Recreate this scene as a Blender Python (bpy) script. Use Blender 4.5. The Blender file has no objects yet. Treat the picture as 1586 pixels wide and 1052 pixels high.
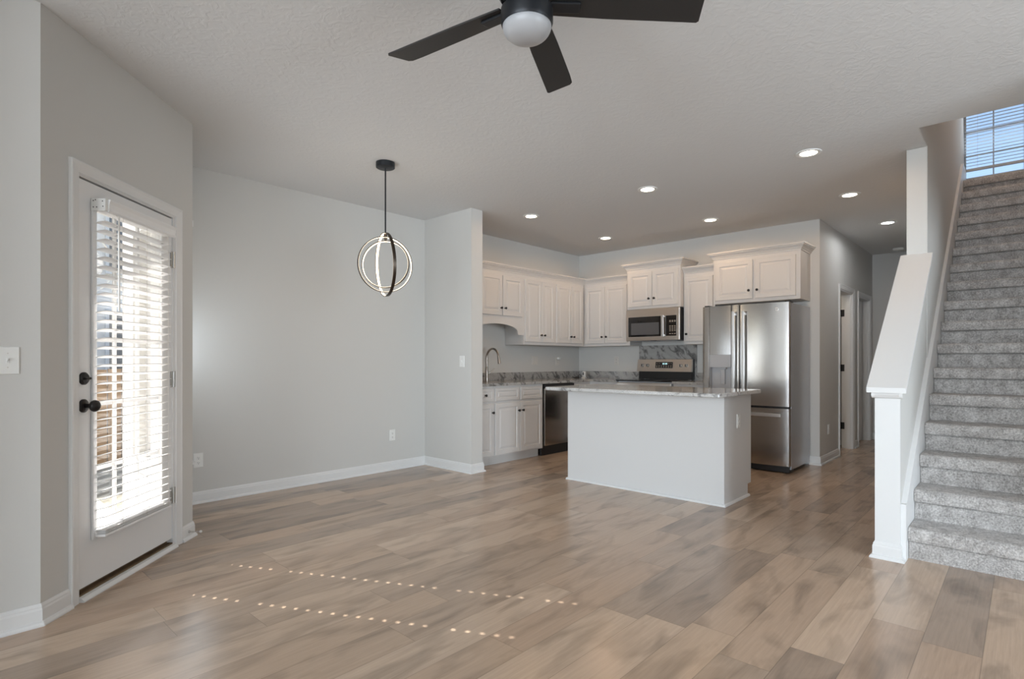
import bpy, bmesh, math, random
from mathutils import Vector, Matrix

random.seed(7)
SC = bpy.context.scene
COL = SC.collection
R = math.radians

# ------------------------------------------------------------------ camera
CAM_H = 1.1645
F_PX, W_PX, H_PX = 862.0, 1586.0, 1052.0
HORIZON = 559.0
YAW = math.atan(797 / 862)            # angle between the view and the +X wall direction
cam_d = bpy.data.cameras.new('camera')
cam = bpy.data.objects.new('camera', cam_d)
COL.objects.link(cam)
cam_d.sensor_width = 36.0
cam_d.lens = 36.0 * F_PX / W_PX
cam_d.shift_y = (HORIZON - H_PX / 2) / W_PX
cam_d.clip_start = 0.02
cam.location = (0, 0, CAM_H)
cam.rotation_euler = (R(90), 0, YAW - R(90))
SC.camera = cam

# ------------------------------------------------------------------ world, sun, daylight, exposure
SC.view_settings.view_transform = 'Standard'
SC.view_settings.look = 'None'
SC.view_settings.exposure = 0.0
SC.view_settings.gamma = 1.0
SC.view_settings.use_curve_mapping = False

SUN_DIR = Vector((0.466, -0.885, -0.684)).normalized()   # way the sunlight travels
world = bpy.data.worlds.new('world')
SC.world = world
world.use_nodes = True
wn, wl = world.node_tree.nodes, world.node_tree.links
wn.clear()
wo = wn.new('ShaderNodeOutputWorld')
wb = wn.new('ShaderNodeBackground')
sky = wn.new('ShaderNodeTexSky')
sky.sky_type = 'NISHITA'
sky.sun_disc = False
sky.sun_elevation = R(34.4)
sky.sun_rotation = math.atan2(-SUN_DIR.x, -SUN_DIR.y)
wb.inputs['Strength'].default_value = 0.30
wl.new(sky.outputs[0], wb.inputs[0])
wl.new(wb.outputs[0], wo.inputs[0])

sun_d = bpy.data.lights.new('sun', 'SUN')
sun_d.energy = 11.0
sun_d.angle = R(0.25)
sun_d.color = (1.0, 0.95, 0.88)
sun = bpy.data.objects.new('sun', sun_d)
COL.objects.link(sun)
sun.location = (-4, 8, 8)
sun.rotation_euler = SUN_DIR.to_track_quat('-Z', 'Y').to_euler()


def area_light(name, loc, direction, sx, sy, power, color):
    d = bpy.data.lights.new(name, 'AREA')
    d.shape = 'RECTANGLE'
    d.size, d.size_y = sx, sy
    d.energy = power
    d.color = color
    o = bpy.data.objects.new(name, d)
    COL.objects.link(o)
    o.location = loc
    o.rotation_euler = Vector(direction).to_track_quat('-Z', 'Z').to_euler()
    return o


DAY = (0.80, 0.905, 1.0)
# daylight arriving through the windows of the room (sky and lit ground outside)
area_light('daylight_rear_window', (-6.46, 0.45, 1.30), (1, 0, 0.08), 2.2, 2.0, 270, DAY)
area_light('daylight_rear_window', (-6.46, -2.40, 1.30), (1, 0, 0.08), 2.2, 2.0, 270, DAY)
area_light('fill_right_window', (1.65, -4.46, 1.35), (0, 1, 0.08), 2.2, 1.9, 225, DAY)  # added fill at an unseen window behind the camera
area_light('daylight_dining_window', (1.345, 4.53, 1.30), (1, 0, 0), 0.46, 1.6, 6.0, DAY)
area_light('daylight_patio_door', (0.97, 3.66, 1.12), (0.707, -0.707, 0), 0.5, 1.5, 4, DAY)
area_light('daylight_stair_window', (8.2, 0.0, 4.0), (-1, 0, -0.25), 0.9, 1.2, 5, (0.8, 0.9, 1.0))

# ------------------------------------------------------------------ materials


def mat(name, color, rough=0.5, metal=0.0, spec=0.5, bump=None, emit=None, estr=0.0, var=None, coat=0.0):
    m = bpy.data.materials.new(name)
    m.use_nodes = True
    nt = m.node_tree
    b = nt.nodes['Principled BSDF']
    b.inputs['Base Color'].default_value = (*color, 1)
    b.inputs['Roughness'].default_value = rough
    b.inputs['Metallic'].default_value = metal
    b.inputs['Specular IOR Level'].default_value = spec
    if coat:
        b.inputs['Coat Weight'].default_value = coat
        b.inputs['Coat Roughness'].default_value = 0.05
    if emit:
        b.inputs['Emission Color'].default_value = (*emit, 1)
        b.inputs['Emission Strength'].default_value = estr
    geo = nt.nodes.new('ShaderNodeNewGeometry')
    if var:                                # (scale, amount) gentle mottling of the base colour
        n = nt.nodes.new('ShaderNodeTexNoise')
        n.inputs['Scale'].default_value = var[0]
        n.inputs['Detail'].default_value = 3
        nt.links.new(geo.outputs['Position'], n.inputs['Vector'])
        r = nt.nodes.new('ShaderNodeMapRange')
        r.inputs['From Min'].default_value = 0.3
        r.inputs['From Max'].default_value = 0.7
        r.inputs['To Min'].default_value = 1 - var[1]
        r.inputs['To Max'].default_value = 1 + var[1]
        nt.links.new(n.outputs['Fac'], r.inputs['Value'])
        mx = nt.nodes.new('ShaderNodeMix')
        mx.data_type = 'RGBA'
        mx.blend_type = 'MULTIPLY'
        mx.inputs['Factor'].default_value = 1
        mx.inputs['A'].default_value = (*color, 1)
        cb = nt.nodes.new('ShaderNodeCombineColor')
        for i in range(3):
            nt.links.new(r.outputs[0], cb.inputs[i])
        nt.links.new(cb.outputs[0], mx.inputs['B'])
        nt.links.new(mx.outputs['Result'], b.inputs['Base Color'])
    if bump:                               # (scale xyz, strength, distance)
        mp = nt.nodes.new('ShaderNodeMapping')
        mp.inputs['Scale'].default_value = bump[0]
        nt.links.new(geo.outputs['Position'], mp.inputs['Vector'])
        n = nt.nodes.new('ShaderNodeTexNoise')
        n.inputs['Scale'].default_value = 1.0
        n.inputs['Detail'].default_value = 4
        nt.links.new(mp.outputs[0], n.inputs['Vector'])
        bp = nt.nodes.new('ShaderNodeBump')
        bp.inputs['Strength'].default_value = bump[1]
        bp.inputs['Distance'].default_value = bump[2]
        nt.links.new(n.outputs['Fac'], bp.inputs['Height'])
        nt.links.new(bp.outputs[0], b.inputs['Normal'])
    return m


def floor_material():
    m = bpy.data.materials.new('oak_planks')
    m.use_nodes = True
    nt = m.node_tree
    N, L = nt.nodes, nt.links
    b = N['Principled BSDF']
    geo = N.new('ShaderNodeNewGeometry')
    sep = N.new('ShaderNodeSeparateXYZ')
    L.new(geo.outputs['Position'], sep.inputs[0])

    def math_(op, a, c=None, d=None):
        n = N.new('ShaderNodeMath')
        n.operation = op
        for i, v in enumerate((a, c, d)):
            if v is None:
                continue
            if isinstance(v, (int, float)):
                n.inputs[i].default_value = v
            else:
                L.new(v, n.inputs[i])
        return n.outputs[0]
    PW, PL = 0.193, 1.22
    yy = math_('DIVIDE', math_('ADD', sep.outputs['Y'], 20.138), PW)
    row = math_('FLOOR', yy)
    fy = math_('FRACT', yy)
    w1 = N.new('ShaderNodeTexWhiteNoise')
    w1.noise_dimensions = '1D'
    L.new(row, w1.inputs['W'])
    xx = math_('ADD', math_('DIVIDE', math_('ADD', sep.outputs['X'], 30.0), PL), math_('MULTIPLY', w1.outputs['Value'], 9.0))
    idx = math_('FLOOR', xx)
    fx = math_('FRACT', xx)
    cid = N.new('ShaderNodeCombineXYZ')
    L.new(row, cid.inputs[0])
    L.new(idx, cid.inputs[1])
    w2 = N.new('ShaderNodeTexWhiteNoise')
    w2.noise_dimensions = '2D'
    L.new(cid.outputs[0], w2.inputs['Vector'])
    # plank tone
    ramp = N.new('ShaderNodeValToRGB')
    L.new(w2.outputs['Value'], ramp.inputs[0])
    e = ramp.color_ramp.elements
    e[0].position, e[0].color = 0.0, (0.330, 0.246, 0.186, 1)
    e[1].position, e[1].color = 1.0, (0.600, 0.455, 0.338, 1)
    for p, c in ((0.18, (0.400, 0.306, 0.234, 1)), (0.40, (0.500, 0.366, 0.262, 1)), (0.62, (0.550, 0.418, 0.312, 1)), (0.8, (0.440, 0.312, 0.222, 1))):
        k = e.new(p)
        k.color = c
    # grain, stretched along the plank
    gv = N.new('ShaderNodeCombineXYZ')
    L.new(math_('ADD', math_('MULTIPLY', sep.outputs['X'], 3.5), math_('MULTIPLY', w2.outputs['Value'], 60.0)), gv.inputs[0])
    L.new(math_('MULTIPLY', sep.outputs['Y'], 85.0), gv.inputs[1])
    g1 = N.new('ShaderNodeTexNoise')
    g1.inputs['Scale'].default_value = 1.0
    g1.inputs['Detail'].default_value = 6
    g1.inputs['Roughness'].default_value = 0.65
    L.new(gv.outputs[0], g1.inputs['Vector'])
    kv = N.new('ShaderNodeCombineXYZ')
    L.new(math_('ADD', math_('MULTIPLY', sep.outputs['X'], 2.4), math_('MULTIPLY', w2.outputs['Value'], 90.0)), kv.inputs[0])
    L.new(math_('MULTIPLY', sep.outputs['Y'], 8.0), kv.inputs[1])
    g2 = N.new('ShaderNodeTexNoise')
    g2.inputs['Scale'].default_value = 1.0
    g2.inputs['Detail'].default_value = 3
    g2.inputs['Distortion'].default_value = 0.6
    L.new(kv.outputs[0], g2.inputs['Vector'])
    r1 = N.new('ShaderNodeMapRange')
    r1.inputs['From Min'].default_value, r1.inputs['From Max'].default_value = 0.3, 0.7
    r1.inputs['To Min'].default_value, r1.inputs['To Max'].default_value = 0.90, 1.08
    L.new(g1.outputs['Fac'], r1.inputs['Value'])
    r2 = N.new('ShaderNodeMapRange')
    r2.inputs['From Min'].default_value, r2.inputs['From Max'].default_value = 0.28, 0.52
    r2.inputs['To Min'].default_value, r2.inputs['To Max'].default_value = 0.64, 1.04
    L.new(g2.outputs['Fac'], r2.inputs['Value'])
    gr = math_('MULTIPLY', r1.outputs[0], r2.outputs[0])
    # hairline joints
    ey = math_('MINIMUM', fy, math_('SUBTRACT', 1.0, fy))
    ex = math_('MINIMUM', fx, math_('SUBTRACT', 1.0, fx))
    jy = math_('GREATER_THAN', ey, 0.0095)
    jx = math_('GREATER_THAN', ex, 0.0014)
    joint = math_('ADD', 0.72, math_('MULTIPLY', 0.28, math_('MULTIPLY', jx, jy)))
    tot = math_('MULTIPLY', gr, joint)
    cc = N.new('ShaderNodeCombineColor')
    for i in range(3):
        L.new(tot, cc.inputs[i])
    mx = N.new('ShaderNodeMix')
    mx.data_type = 'RGBA'
    mx.blend_type = 'MULTIPLY'
    mx.inputs['Factor'].default_value = 1
    L.new(ramp.outputs[0], mx.inputs['A'])
    L.new(cc.outputs[0], mx.inputs['B'])
    L.new(mx.outputs['Result'], b.inputs['Base Color'])
    rr = math_('ADD', 0.17, math_('MULTIPLY', g1.outputs['Fac'], 0.14))
    L.new(rr, b.inputs['Roughness'])
    b.inputs['Specular IOR Level'].default_value = 0.62
    bp = N.new('ShaderNodeBump')
    bp.inputs['Strength'].default_value = 0.12
    bp.inputs['Distance'].default_value = 0.002
    L.new(g1.outputs['Fac'], bp.inputs['Height'])
    L.new(bp.outputs[0], b.inputs['Normal'])
    return m


def granite_material(name, base, vein, scale, tilt):
    m = bpy.data.materials.new(name)
    m.use_nodes = True
    nt = m.node_tree
    N, L = nt.nodes, nt.links
    b = N['Principled BSDF']
    geo = N.new('ShaderNodeNewGeometry')
    mp = N.new('ShaderNodeMapping')
    mp.inputs['Rotation'].default_value = tilt
    mp.vector_type = 'TEXTURE'
    mp.inputs['Scale'].default_value = (1 / scale, 1 / (scale * 0.2), 1 / scale)
    L.new(geo.outputs['Position'], mp.inputs['Vector'])
    n = N.new('ShaderNodeTexNoise')
    n.inputs['Scale'].default_value = 1.0
    n.inputs['Detail'].default_value = 7
    n.inputs['Roughness'].default_value = 0.62
    n.inputs['Distortion'].default_value = 0.9
    L.new(mp.outputs[0], n.inputs['Vector'])
    ramp = N.new('ShaderNodeValToRGB')
    e = ramp.color_ramp.elements
    e[0].position, e[0].color = 0.29, (*[v * 0.45 for v in vein], 1)
    e[1].position, e[1].color = 0.70, (*[min(1, v * 1.12) for v in base], 1)
    k = e.new(0.43)
    k.color = (*vein, 1)
    k = e.new(0.5)
    k.color = (*base, 1)
    L.new(n.outputs['Fac'], ramp.inputs[0])
    s = N.new('ShaderNodeTexNoise')
    s.inputs['Scale'].default_value = 140
    s.inputs['Detail'].default_value = 2
    L.new(geo.outputs['Position'], s.inputs['Vector'])
    r = N.new('ShaderNodeMapRange')
    r.inputs['From Min'].default_value, r.inputs['From Max'].default_value = 0.35, 0.65
    r.inputs['To Min'].default_value, r.inputs['To Max'].default_value = 0.82, 1.1
    L.new(s.outputs['Fac'], r.inputs['Value'])
    cc = N.new('ShaderNodeCombineColor')
    for i in range(3):
        L.new(r.outputs[0], cc.inputs[i])
    mx = N.new('ShaderNodeMix')
    mx.data_type = 'RGBA'
    mx.blend_type = 'MULTIPLY'
    mx.inputs['Factor'].default_value = 1
    L.new(ramp.outputs[0], mx.inputs['A'])
    L.new(cc.outputs[0], mx.inputs['B'])
    L.new(mx.outputs['Result'], b.inputs['Base Color'])
    b.inputs['Roughness'].default_value = 0.12
    return m


def carpet_material():
    m = bpy.data.materials.new('carpet')
    m.use_nodes = True
    nt = m.node_tree
    N, L = nt.nodes, nt.links
    b = N['Principled BSDF']
    geo = N.new('ShaderNodeNewGeometry')
    n = N.new('ShaderNodeTexNoise')
    n.inputs['Scale'].default_value = 95
    n.inputs['Detail'].default_value = 4
    n.inputs['Roughness'].default_value = 0.75
    L.new(geo.outputs['Position'], n.inputs['Vector'])
    n2 = N.new('ShaderNodeTexNoise')
    n2.inputs['Scale'].default_value = 16
    n2.inputs['Detail'].default_value = 3
    L.new(geo.outputs['Position'], n2.inputs['Vector'])
    add = N.new('ShaderNodeMath')
    add.operation = 'MULTIPLY_ADD'
    L.new(n2.outputs['Fac'], add.inputs[0])
    add.inputs[1].default_value = 0.45
    L.new(n.outputs['Fac'], add.inputs[2])
    ramp = N.new('ShaderNodeValToRGB')
    e = ramp.color_ramp.elements
    e[0].position, e[0].color = 0.55, (0.30, 0.275, 0.26, 1)
    e[1].position, e[1].color = 0.92, (0.80, 0.77, 0.745, 1)
    L.new(add.outputs[0], ramp.inputs[0])
    L.new(ramp.outputs[0], b.inputs['Base Color'])
    b.inputs['Roughness'].default_value = 1.0
    b.inputs['Specular IOR Level'].default_value = 0.05
    b.inputs['Sheen Weight'].default_value = 0.25
    bp = N.new('ShaderNodeBump')
    bp.inputs['Strength'].default_value = 0.9
    bp.inputs['Distance'].default_value = 0.012
    L.new(n.outputs['Fac'], bp.inputs['Height'])
    L.new(bp.outputs[0], b.inputs['Normal'])
    return m


def ceiling_material():
    m = mat('ceiling_paint', (0.71, 0.712, 0.712), 0.9, spec=0.1)
    nt = m.node_tree
    N, L = nt.nodes, nt.links
    b = N['Principled BSDF']
    geo = N.new('ShaderNodeNewGeometry')
    n = N.new('ShaderNodeTexNoise')
    n.inputs['Scale'].default_value = 17
    n.inputs['Detail'].default_value = 5
    n.inputs['Distortion'].default_value = 1.6
    L.new(geo.outputs['Position'], n.inputs['Vector'])
    r = N.new('ShaderNodeMapRange')
    r.inputs['From Min'].default_value, r.inputs['From Max'].default_value = 0.46, 0.6
    L.new(n.outputs['Fac'], r.inputs['Value'])
    bp = N.new('ShaderNodeBump')
    bp.inputs['Strength'].default_value = 0.16
    bp.inputs['Distance'].default_value = 0.004
    L.new(r.outputs[0], bp.inputs['Height'])
    L.new(bp.outputs[0], b.inputs['Normal'])
    return m


def glass_material(name, tint=(1, 1, 1), refl=0.08):
    m = bpy.data.materials.new(name)
    m.use_nodes = True
    nt = m.node_tree
    N, L = nt.nodes, nt.links
    N.clear()
    out = N.new('ShaderNodeOutputMaterial')
    t = N.new('ShaderNodeBsdfTransparent')
    t.inputs[0].default_value = (*tint, 1)
    g = N.new('ShaderNodeBsdfGlossy')
    g.inputs['Roughness'].default_value = 0.02
    mx = N.new('ShaderNodeMixShader')
    mx.inputs[0].default_value = refl
    L.new(t.outputs[0], mx.inputs[1])
    L.new(g.outputs[0], mx.inputs[2])
    L.new(mx.outputs[0], out.inputs[0])
    return m


def steel_material(name, color, rough, stretch=(260, 260, 2.0), strength=0.06):
    return mat(name, color, rough, metal=1.0, bump=(stretch, strength, 0.002))


def wood_fence_material():
    return mat('cedar', (0.42, 0.27, 0.15), 0.8, var=(3, 0.2))


M = {}
M['wall'] = mat('greige_wall', (0.62, 0.612, 0.59), 0.85, spec=0.15, bump=((55, 55, 55), 0.05, 0.002))
M['ceiling'] = ceiling_material()
M['floor'] = floor_material()
M['trim'] = mat('white_trim', (0.74, 0.74, 0.735), 0.4, spec=0.35)
M['doorwhite'] = mat('door_paint', (0.78, 0.78, 0.78), 0.38, spec=0.4)
M['cabinet'] = mat('cabinet_paint', (0.63, 0.615, 0.60), 0.42, spec=0.35)
M['cabdark'] = mat('cabinet_inner', (0.55, 0.50, 0.44), 0.7)
M['island'] = mat('island_paint', (0.67, 0.665, 0.66), 0.55, spec=0.3)
M['carpet'] = carpet_material()
M['granite'] = granite_material('grey_granite', (0.40, 0.39, 0.375), (0.215, 0.21, 0.205), 13.0, (0.59, 0.0, 0.655))
M['granite_light'] = granite_material('pale_granite', (0.56, 0.555, 0.545), (0.36, 0.355, 0.35), 12.0, (0.3, 0.0, 0.9))
M['steel'] = steel_material('stainless', (0.52, 0.505, 0.49), 0.18)
M['steel_h'] = steel_material('stainless_brushed_flat', (0.58, 0.54, 0.50), 0.30, (260, 3, 260))
M['steel_dark'] = mat('fridge_side_paint', (0.50, 0.51, 0.54), 0.22, metal=0.5)
M['nickel'] = mat('nickel', (0.42, 0.38, 0.34), 0.28, metal=1.0)
M['handle'] = mat('handle_steel', (0.60, 0.595, 0.59), 0.38, metal=0.9)
M['black_glass'] = mat('black_glass', (0.008, 0.008, 0.009), 0.06, spec=0.6)
M['screen'] = mat('oven_screen', (0.10, 0.10, 0.105), 0.18, spec=0.5)
M['black'] = mat('black_plastic', (0.012, 0.012, 0.013), 0.45)
M['bronze'] = mat('dark_bronze', (0.022, 0.020, 0.020), 0.38, metal=0.6)
M['fanblack'] = mat('fan_black', (0.020, 0.022, 0.026), 0.42, metal=0.4)
M['blade'] = mat('fan_blade', (0.022, 0.021, 0.021), 0.5, bump=((18, 18, 18), 0.05, 0.002))
M['globe'] = mat('opal_globe', (0.45, 0.46, 0.48), 0.35, spec=0.4)
M['led'] = mat('led_strip', (1, 0.93, 0.8), 0.4, emit=(1.0, 0.82, 0.58), estr=2.2)
M['ringbronze'] = mat('ring_bronze', (0.060, 0.045, 0.034), 0.35, metal=0.8)
M['lens_warm'] = mat('lamp_lens_warm', (1, 1, 1), 0.4, emit=(1.0, 0.86, 0.66), estr=14)
M['lens_cool'] = mat('lamp_lens_cool', (1, 1, 1), 0.4, emit=(0.95, 0.97, 1.0), estr=14)
M['plate'] = mat('plate_white', (0.80, 0.80, 0.78), 0.35)
M['plate_dim'] = mat('plate_almond', (0.66, 0.63, 0.59), 0.4)
M['slot'] = mat('slot_dark', (0.10, 0.10, 0.10), 0.5)
M['slat'] = mat('blind_white', (0.84, 0.84, 0.84), 0.5)
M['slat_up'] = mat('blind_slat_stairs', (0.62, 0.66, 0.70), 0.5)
M['hinge'] = mat('hinge_nickel', (0.45, 0.44, 0.42), 0.35, metal=1.0)
M['threshold'] = mat('bare_wood', (0.13, 0.085, 0.045), 0.7, var=(14, 0.25))
M['glass'] = glass_material('window_glass')
M['siding'] = mat('white_siding', (0.62, 0.62, 0.61), 0.7)
M['housewall'] = mat('cream_siding', (0.92, 0.88, 0.82), 0.8)
M['concrete'] = mat('patio_concrete', (0.55, 0.53, 0.50), 0.9, var=(4, 0.1))
M['fence'] = wood_fence_material()
M['grass'] = mat('lawn', (0.34, 0.32, 0.25), 0.95, var=(2, 0.3))
M['roof'] = mat('roof_shingle', (0.20, 0.17, 0.15), 0.9)
M['darkglass'] = mat('outdoor_glass', (0.10, 0.115, 0.13), 0.08)
M['tan'] = mat('tan_rail', (0.62, 0.50, 0.38), 0.6)
M['rubber'] = mat('rubber_white', (0.75, 0.74, 0.70), 0.6)
M['digit'] = mat('display_digit', (0.3, 0.6, 0.65), 0.4, emit=(0.55, 0.85, 0.9), estr=1.2)
M['legend'] = mat('key_legend', (0.42, 0.36, 0.30), 0.5)
M['silver_label'] = mat('emblem_silver', (0.78, 0.78, 0.78), 0.3, metal=0.7)
M['disp'] = mat('dispenser_grey', (0.46, 0.46, 0.47), 0.4)

# ------------------------------------------------------------------ mesh helpers
ROOT_OFF = {}


class MB:
    """collects polygons; build() links them as ONE mesh object"""

    def __init__(self, frame=None):
        self.bm = bmesh.new()
        self.M = frame or Matrix.Identity(4)

    def v(self, p):
        return self.bm.verts.new(self.M @ Vector(p))

    def face(self, pts):
        return self.bm.faces.new([self.v(p) for p in pts])

    def box(self, x0, x1, y0, y1, z0, z1, bev=0.0, seg=2):
        c = [self.v((x, y, z)) for z in (z0, z1) for y in (y0, y1) for x in (x0, x1)]
        q = [(0, 2, 3, 1), (4, 5, 7, 6), (0, 1, 5, 4), (1, 3, 7, 5), (3, 2, 6, 7), (2, 0, 4, 6)]
        fs = [self.bm.faces.new([c[i] for i in t]) for t in q]
        if bev > 0:
            es = list({e for f in fs for e in f.edges})
            bmesh.ops.bevel(self.bm, geom=es, offset=bev, segments=seg, profile=0.5, affect='EDGES')
        return self

    def prism(self, poly, d, axis):
        """extrude a closed polygon of 3D points by vector d"""
        d = Vector(d)
        a = [self.v(p) for p in poly]
        b = [self.v(Vector(p) + d) for p in poly]
        self.bm.faces.new(a[::-1])
        self.bm.faces.new(b)
        n = len(a)
        for i in range(n):
            self.bm.faces.new([a[i], a[(i + 1) % n], b[(i + 1) % n], b[i]])
        return self

    def tube(self, pts, r, seg=10, closed=False, cap=True):
        pts = [Vector(p) for p in pts]
        n = len(pts)
        rs = r if isinstance(r, (list, tuple)) else [r] * n
        rings = []
        prev = None
        for i, p in enumerate(pts):
            if closed:
                t = (pts[(i + 1) % n] - pts[i - 1]).normalized()
            else:
                t = (pts[min(i + 1, n - 1)] - pts[max(i - 1, 0)]).normalized()
            if prev is None:
                u = t.orthogonal().normalized()
            else:
                u = (prev - t * prev.dot(t)).normalized()
            prev = u
            w = t.cross(u)
            rings.append([self.v(p + (u * math.cos(2 * math.pi * k / seg) + w * math.sin(2 * math.pi * k / seg)) * rs[i]) for k in range(seg)])
        m = n if closed else n - 1
        for i in range(m):
            a, b = rings[i], rings[(i + 1) % n]
            for k in range(seg):
                self.bm.faces.new([a[k], a[(k + 1) % seg], b[(k + 1) % seg], b[k]])
        if cap and not closed:
            self.bm.faces.new(rings[0][::-1])
            self.bm.faces.new(rings[-1])
        return self

    def lathe(self, prof, c=(0, 0, 0), axis=(0, 0, 1), seg=28):
        """prof: list of (radius, height along axis)"""
        ax = Vector(axis).normalized()
        u = ax.orthogonal().normalized()
        w = ax.cross(u)
        c = Vector(c)
        rings = []
        for r, h in prof:
            if r < 1e-6:
                rings.append([self.v(c + ax * h)])
            else:
                rings.append([self.v(c + ax * h + (u * math.cos(2 * math.pi * k / seg) + w * math.sin(2 * math.pi * k / seg)) * r) for k in range(seg)])
        for a, b in zip(rings, rings[1:]):
            for k in range(seg):
                k2 = (k + 1) % seg
                if len(a) == 1 and len(b) == 1:
                    continue
                if len(a) == 1:
                    self.bm.faces.new([a[0], b[k2], b[k]])
                elif len(b) == 1:
                    self.bm.faces.new([a[k], a[k2], b[0]])
                else:
                    self.bm.faces.new([a[k], a[k2], b[k2], b[k]])
        if len(rings[0]) > 1:
            self.bm.faces.new(rings[0][::-1])
        if len(rings[-1]) > 1:
            self.bm.faces.new(rings[-1])
        return self

    def stack(self, O, U, V, N, w, h, levels):
        """panel whose front is a stack of inset rectangles; levels = [(inset, depth along N)]"""
        O, U, V, N = map(Vector, (O, U, V, N))
        loops = []
        for ins, d in levels:
            pts = [(ins, ins), (w - ins, ins), (w - ins, h - ins), (ins, h - ins)]
            loops.append([self.v(O + U * a + V * b + N * d) for a, b in pts])
        self.bm.faces.new(loops[0][::-1])
        for a, b in zip(loops, loops[1:]):
            for k in range(4):
                self.bm.faces.new([a[k], a[(k + 1) % 4], b[(k + 1) % 4], b[k]])
        self.bm.faces.new(loops[-1])
        return self

    def sweep(self, prof, path, up, pre=None, post=None, flip=False, closed=False):
        """mitred moulding: prof = [(out, up)], path = points; out = dir x up (flip negates)"""
        path = [Vector(p) for p in path]
        up = Vector(up).normalized()
        full = ([Vector(pre)] if pre is not None else []) + path + ([Vector(post)] if post is not None else [])
        off = 1 if pre is not None else 0
        n = len(full)
        sgn = -1 if flip else 1

        def outd(a, b):
            return ((b - a).normalized().cross(up)).normalized() * sgn
        rings = []
        for i in range(len(path)):
            j = i + off
            if closed:
                d1 = outd(full[j - 1], full[j])
                d2 = outd(full[j], full[(j + 1) % n])
            else:
                d1 = outd(full[j - 1], full[j]) if j > 0 else outd(full[j], full[j + 1])
                d2 = outd(full[j], full[j + 1]) if j < n - 1 else d1
            mdir = (d1 + d2) / max(0.2, (1 + d1.dot(d2)))
            rings.append([self.v(full[j] + mdir * a + up * b) for a, b in prof])
        m = len(rings) if closed else len(rings) - 1
        for i in range(m):
            a, b = rings[i], rings[(i + 1) % len(rings)]
            k = len(prof)
            for q in range(k):
                self.bm.faces.new([a[q], a[(q + 1) % k], b[(q + 1) % k], b[q]])
        if not closed:
            self.bm.faces.new(rings[0][::-1])
            self.bm.faces.new(rings[-1])
        return self

    def build(self, name, material, parent=None, smooth=False, loc=None):
        bm = self.bm
        bmesh.ops.recalc_face_normals(bm, faces=bm.faces)
        if parent is not None:
            off = ROOT_OFF[parent.name]
        elif loc is not None:
            off = Vector(loc)
        else:
            xs = [v.co for v in bm.verts]
            lo = Vector((min(p.x for p in xs), min(p.y for p in xs), min(p.z for p in xs)))
            hi = Vector((max(p.x for p in xs), max(p.y for p in xs), max(p.z for p in xs)))
            off = Vector(((lo.x + hi.x) / 2, (lo.y + hi.y) / 2, lo.z))
        for v in bm.verts:
            v.co -= off
        me = bpy.data.meshes.new(name)
        bm.to_mesh(me)
        bm.free()
        if smooth:
            for p in me.polygons:
                p.use_smooth = True
            if smooth != 'all':
                me.set_sharp_from_angle(angle=R(40))
        me.materials.append(M[material] if isinstance(material, str) else material)
        o = bpy.data.objects.new(name, me)
        COL.objects.link(o)
        if parent is not None:
            o.parent = parent
            ROOT_OFF[o.name] = off
        else:
            o.location = off
            ROOT_OFF[o.name] = off
        return o


def tag(o, label, cat, group=None):
    o['label'] = label
    o['category'] = cat
    if group:
        o['group'] = group
    return o


def thing(name, label, cat, loc, group=None):
    o = bpy.data.objects.new(name, None)
    o.empty_display_size = 0.1
    COL.objects.link(o)
    o.location = loc
    ROOT_OFF[o.name] = Vector(loc)
    return tag(o, label, cat, group)


def struct(name, mb, m, parent=None, smooth=False):
    o = mb.build(name, m, parent, smooth)
    if parent is None:
        o['kind'] = 'structure'
    return o


# ------------------------------------------------------------------ plan of the place (metres)
CH = 2.743                        # ceiling height
YK = 4.97                         # dining and kitchen left wall
XK = 6.87                         # kitchen rear wall
C1 = Vector((0.39, 3.19, 0))      # left wall meets the angled door wall
C2 = Vector((1.277, 4.077, 0))    # angled wall ends, dining bay begins
HALL_Y, HALL_END = 1.69, 9.745
ST0, ST1 = 0.54, 0.66             # half wall by the stairs: stair face, hall face
TOP = 5.6

# frame along the angled door wall: x = along, y = into the room, z = up
d45 = Vector((0.70711, 0.70711, 0))
n45 = Vector((0.70711, -0.70711, 0))
DOORF = Matrix(((d45.x, n45.x, 0, C1.x), (d45.y, n45.y, 0, C1.y), (0, 0, 1, 0), (0, 0, 0, 1)))

# ------------------------------------------------------------------ floor, ceiling, walls
OUTL = [(-6.62, -4.62), (9.86, -4.62), (9.86, 5.11), (1.137, 5.11), (1.137, 4.137), (0.291, 3.31), (-6.62, 3.31)]
struct('floor', MB().prism([(x, y, -0.12) for x, y in OUTL], (0, 0, 0.12), 2), 'floor')
mb = MB()
mb.prism([(-6.62, -4.62, CH), (5.19, -4.62, CH), (5.19, -0.56, CH), (4.64, -0.56, CH), (4.64, 0.54, CH), (9.86, 0.54, CH)] + [(x, y, CH) for x, y in OUTL[2:]], (0, 0, 0.30), 2)
struct('ceiling', mb, 'ceiling')

W = 'wall'
struct('wall_left', MB().prism([(-6.5, 3.19, 0), (C1.x, 3.19, 0), (C1.x - 0.05, 3.31, 0), (-6.5, 3.31, 0)], (0, 0, CH), 2), W)

struct('wall_shade_panel', MB().box(-0.60, 1.62, -1.32, -1.20, 0, CH), W)  # unseen, added to shade the left and door walls from the right window
struct('wall_shade_stub', MB().box(-0.25, -0.13, 2.96, 3.19, 0, CH), W)  # unseen stub, added to keep rear window light off the left wall

# angled wall with the patio door opening (s 0.205..1.042, height 2.07)
LW = (C2 - C1).length
mb = MB(DOORF)
OP0, OP1, OPH = 0.205, 1.045, 2.072
mb.box(0, OP0, -0.14, 0, 0, CH)
mb.box(OP1, LW, -0.14, 0, 0, CH)
mb.box(OP0, OP1, -0.14, 0, OPH, CH)
struct('wall_door', mb, W)

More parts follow.
